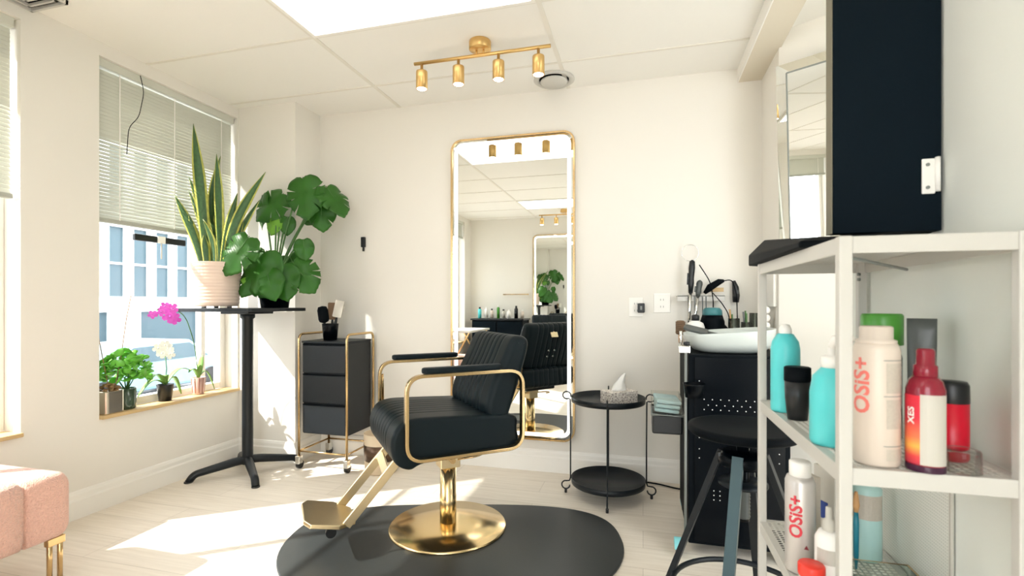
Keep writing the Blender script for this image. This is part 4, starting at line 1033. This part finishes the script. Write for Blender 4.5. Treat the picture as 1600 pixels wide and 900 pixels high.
# lower shelf
Zl = Z3+.0012
q = bottle(.332, 1.205, Zl, 'silver white aerosol can with red lettering on the lower shelf', [(.01, 0), (.027, 0), (.0295, .004), (.0295, .195), (.026, .205), (.022, .207)], SILCAN, [(.020, .206), (.0215, .207), (.0215, .236), (.019, .239), (.003, .239)], WHITEP, name='hairspray_can', cat='can')
text_part('lettering', 'OSiS+', .036, INKR, q, R=.0295, cz=.125, ang=-.25, bold=.0010)
bm = new(); prism(bm, [(0, 0), (.009, .0045), (.009, -.0045)], 0, .0008, M=T(.0292, .012, .068)@RY(PI/2)); obj('triangle_mark', bm, mat('maroon_ink', srgb(120, 40, 50), .5), q)
q = bottle(.322, 1.095, Zl, 'jar with bright red lid on the lower shelf at the bottom of the photo', [(.01, 0), (.021, 0), (.022, .003), (.022, .045), (.01, .046)], CREAM, [(.023, .045), (.024, .047), (.024, .065), (.022, .068), (.003, .068)], REDL, name='product_jar', cat='jar')
q = bottle(.365, 1.135, Zl, 'white dropper bottle beside the front shelf post on the lower shelf', [(.01, 0), (.024, 0), (.025, .003), (.025, .105), (.018, .12), (.011, .122)], WHITEP, [(.011, .121), (.012, .123), (.011, .142), (.006, .145), (.0055, .168), (.003, .17)], LGREY)
bm = new(); patch(bm, .0256, -.9, .9, .06, .09); obj('label', bm, LGREY, q)
q = thing('carton', 'grey folded carton behind the silver can on the lower shelf', 'box', (.425, 1.31, Zl), math.radians(25)); obj('body', bx(-.018, .018, -.03, .03, 0, .20), LGREY, q, bevel=.001); obj('print', bx(-.0188, -.018, -.012, .018, .08, .12), BLUE, q)
q = thing('carton', 'slim blue striped box right behind the silver can', 'box', (.375, 1.27, Zl), math.radians(20)); obj('body', bx(-.006, .006, -.02, .02, 0, .19), LABELW, q, bevel=.001); obj('stripe', bx(-.0066, -.006, -.02, .02, .07, .12), BLUE, q)
q = bottle(.495, 1.305, Zl, 'pale aqua bottle with clear top on the lower shelf against the wall', [(.01, 0), (.029, 0), (.031, .004), (.031, .16), (.02, .175), (.01, .176)], AQUA)
bm = new(); patch(bm, .0315, -1.0, 1.3, .095, .15); obj('label', bm, LABELW, q)
q = thing('makeup_brush', 'thin teal handled brush standing beside the aqua bottle', 'brush', (.452, 1.24, Zl)); obj('handle', lt([(.002, 0), (.005, .03), (.006, .10), (.004, .125)], n=12), mat('deep_teal', srgb(30, 120, 140), .3), q); obj('bristle', lt([(.004, .125), (.007, .14), (.003, .17)], n=12), WOODH, q)
q = thing('glass_tray', 'clear glass tray at the front of the lower shelf', 'tray', (.455, 1.04, Zl), 0)
bm = new()
for a in ((-.06, .08, -.105, -.102), (-.06, .08, .165, .168), (-.06, -.057, -.102, .165), (.077, .08, -.102, .165)): box(bm, *a, .0, .035)
box(bm, -.06, .08, -.105, .168, 0, .003); obj('glass', bm, CLEARG, q)
bm = new(); tube(bm, [(-.059, -.104, .036), (.079, -.104, .036), (.079, .167, .036), (-.059, .167, .036)], .0018, 6, closed=True); obj('edge', bm, WOODSILL, q)
# perforated board behind lower shelf
def perf_build(nt, b):
    tc = nt.nodes.new('ShaderNodeTexCoord'); v = nt.nodes.new('ShaderNodeTexVoronoi'); v.inputs['Scale'].default_value = 160; v.inputs['Randomness'].default_value = 0
    nt.links.new(tc.outputs['Object'], v.inputs['Vector']); r = nt.nodes.new('ShaderNodeValToRGB'); r.color_ramp.elements[0].position = .26; r.color_ramp.elements[0].color = (.60, .62, .56, 1); r.color_ramp.elements[1].position = .34; r.color_ramp.elements[1].color = (.84, .83, .77, 1)
    nt.links.new(v.outputs['Distance'], r.inputs[0]); nt.links.new(r.outputs[0], b.inputs['Base Color']); b.inputs['Roughness'].default_value = .4
PERF = ramp_mat('perforated_steel', perf_build)
q = thing('perforated_panel', 'white perforated steel panel against the wall below the middle shelf', 'panel', (.553, 1.10, Zl)); obj('sheet', bx(0, .003, 0, .26, 0, .30), PERF, q); obj('side_edge', bx(-.001, .004, -.006, .0, 0, .30), LGREY, q)

# ------------------------------------------------------------------ rear of the room (seen in mirrors)
r = thing('counter_cabinet', 'black low cabinet along the rear wall, seen in the tall mirror', 'cabinet', (-2.25, -1.29, 0))
obj('body', bx(-.42, .42, -.24, .22, .05, .86), BLKMAT, r, bevel=.004); obj('worktop', bx(-.44, .44, -.245, .24, .86, .885), BLKMET, r, bevel=.003)
for k in (-1, 1): d_ = obj('door', bx(k*.21-.195, k*.21+.195, .22, .238, .08, .84), NAVY, r, bevel=.003); obj('handle', bx(k*.21-k*.15-.006, k*.21-k*.15+.006, .238, .255, .45, .6), GOLD, d_)
rn = random.Random(11)
cols = [TEAL, WHITEP, CREAM, GREEN, LGREY, WHITEP, BLKPL, CREAM]
wd = ['turquoise', 'white', 'cream', 'green', 'grey', 'slim white', 'black', 'small cream']
for k in range(8):
    h = rn.uniform(.14, .24); rr = rn.uniform(.024, .034); x = -2.60+.10*k
    q = thing('bottle', '%s hair product bottle on the rear black cabinet, reflected in the mirror' % wd[k], 'bottle', (x, -1.30+rn.uniform(-.05, .05), .885), 0, 'bottles on the rear cabinet')
    obj('body', lt([(.01, 0), (rr, 0), (rr, h*.75), (rr*.5, h*.85)]), cols[k], q); obj('cap', lt([(rr*.5, h*.84), (rr*.55, h*.85), (rr*.5, h), (.003, h)]), WHITEP if k % 2 else BLKPL, q)
r = thing('towel_rail', 'gold towel rail on the rear wall, seen small in the mirror', 'rail', (-2.05, YR, 1.28))
obj('bar', cy((-.22, .05, 0), (.22, .05, 0), .008), GOLD, r); bm = new(); cyl(bm, (-.2, 0, 0), (-.2, .05, 0), .010); cyl(bm, (.2, 0, 0), (.2, .05, 0), .010); obj('bracket', bm, GOLD, r)
r = thing('side_desk', 'white desk with crossed gold legs by the rear window, in the mirror', 'desk', (-2.55, -.40, 0))
obj('top', bx(-.2, .25, -.45, .45, .72, .75), WHITE, r, bevel=.004)
for y in (-.4, .4):
    bm = new(); bar_sweep(bm, [(-.18, y, 0), (.22, y, .72)], .02, .02); bar_sweep(bm, [(.22, y, 0), (-.18, y, .72)], .02, .02); obj('crossed_leg', bm, GOLD, r)

# ------------------------------------------------------------------ outside
ASPH = mat('asphalt', (.30, .30, .31, 1), .9, noise=.1, nscale=3)
g = struct('ground_outside', bx(-60, -3.2, -25, 60, -1.3, -1.2), ASPH)
struct('ground_fill_door', bx(-3.1, 12, -25, YR-.12, -.14, -.04), mat('pavement', (.45, .44, .42, 1), .9, noise=.08, nscale=4))  # unseen ground outside the added rear door
BW = mat('facade_white', (.80, .81, .80, 1), .7); BG = mat('facade_glass', (.07, .11, .13, 1), .25, spec=.3)
b = thing('building', 'white office block with tall blue-grey window bays outside', 'building', (-20, 0, -1.2))
obj('wall', bx(-8, -.35, -10, 40, 0, 14), BG, b)
bm = new()
for k in range(52): y = -10+.97*k; box(bm, -.36, -.22, y, y+.36, 2.35, 14)
for z in (2.0, 5.4, 8.6, 11.6): box(bm, -.36, -.20, -10, 40, z, z+.62)
obj('pier', bm, BW, b)
bm = new()
for z in (3.9, 7.1): box(bm, -.36, -.28, -10, 40, z, z+.09)
obj('mullion', bm, BW, b)
bm = new()
for k in range(12): box(bm, -.36, .0, -10+4.1*k, -10+4.1*k+1.1, 0, 2.1)
obj('ground_pier', bm, BW, b)
def car(x, y, rz, label, m_):
    r = thing('car', label, 'car', (x, y, -1.2), rz, 'cars parked across the street')
    prof = [(-2.1, .35), (-2.15, .75), (-1.4, .88), (-.8, 1.38), (.75, 1.42), (1.5, .95), (2.1, .85), (2.15, .4), (1.9, .3), (-1.9, .3)]
    bm = new(); M = RX(PI/2); prism(bm, prof, -.85, .85, M=M); obj('body', bm, m_, r, bevel=.08)
    bm = new(); prism(bm, [(-1.15, .95), (-.72, 1.32), (.70, 1.35), (1.25, .98)], -.86, .86, M=M); obj('window', bm, BG, r)
    for x_ in (-1.35, 1.35):
        for y_ in (-.8, .8): obj('wheel', cy((x_, y_-.1, .33), (x_, y_+.1, .33), .33), BLKPL, r)
car(-12, 9.3, PI/2, 'grey blue car parked outside behind the green sill plants', mat('car_blue', srgb(120, 150, 165), .25, coat=.5))
car(-12.4, 14.3, PI/2, 'white car parked outside farther along the street', WHITEP)
car(-12.2, 4.0, PI/2, 'silver car parked outside at the left window', SILCAN)

# ------------------------------------------------------------------ light
w = bpy.data.worlds.new('w'); sc.world = w; w.use_nodes = True
bg = w.node_tree.nodes['Background']; bg.inputs[0].default_value = (.93, .97, 1.0, 1); bg.inputs[1].default_value = 9
def light(name, kind, energy, loc, rot, **k):
    L = bpy.data.lights.new(name, kind); L.energy = energy
    for a, v_ in k.items(): setattr(L, a, v_)
    o = bpy.data.objects.new(name, L); COL.objects.link(o); o.location = loc; o.rotation_euler = rot; return o
el = math.radians(41); sd = Vector((.81*math.cos(el), .585*math.cos(el), -math.sin(el)))
s = light('sun', 'SUN', 24, (-5, 0, 5), (0, 0, 0), angle=math.radians(.8), color=(1, .95, .86)); s.rotation_euler = sd.to_track_quat('-Z', 'Y').to_euler()
for i, (a, b_) in enumerate(WIN):   # portals help the renderer sample the daylight
    L = light('window_portal', 'AREA', 1, (GX-.05, (a+b_)/2, (SILL+HEAD)/2), (0, -PI/2, 0), shape='RECTANGLE', size=HEAD-SILL, size_y=b_-a); L.data.cycles.is_portal = True
L = light('fill_door_portal', 'AREA', 1, (-.17, YR-.09, 1.13), (PI/2, 0, 0), shape='RECTANGLE', size=1.2, size_y=2.1); L.data.cycles.is_portal = True

# ------------------------------------------------------------------ camera
cam = bpy.data.cameras.new('cam'); co = bpy.data.objects.new('camera', cam); COL.objects.link(co)
cam.sensor_width = 36; cam.lens = 770/1600*36; cam.shift_y = 25/1600
co.location = (0, 0, 1.12); co.rotation_euler = (PI/2, 0, math.radians(14.9)); cam.clip_start = .02
cam.dof.use_dof = True; cam.dof.focus_distance = 2.6; cam.dof.aperture_fstop = 4.5
sc.camera = co
sc.view_settings.view_transform = 'Standard'; sc.view_settings.look = 'None'; sc.view_settings.gamma = 1; sc.view_settings.use_curve_mapping = False
sc.view_settings.exposure = -0.36
sc.cycles.max_bounces = 10; sc.cycles.diffuse_bounces = 6; sc.cycles.glossy_bounces = 6; sc.cycles.transparent_max_bounces = 16
sc.cycles.sample_clamp_indirect = 8
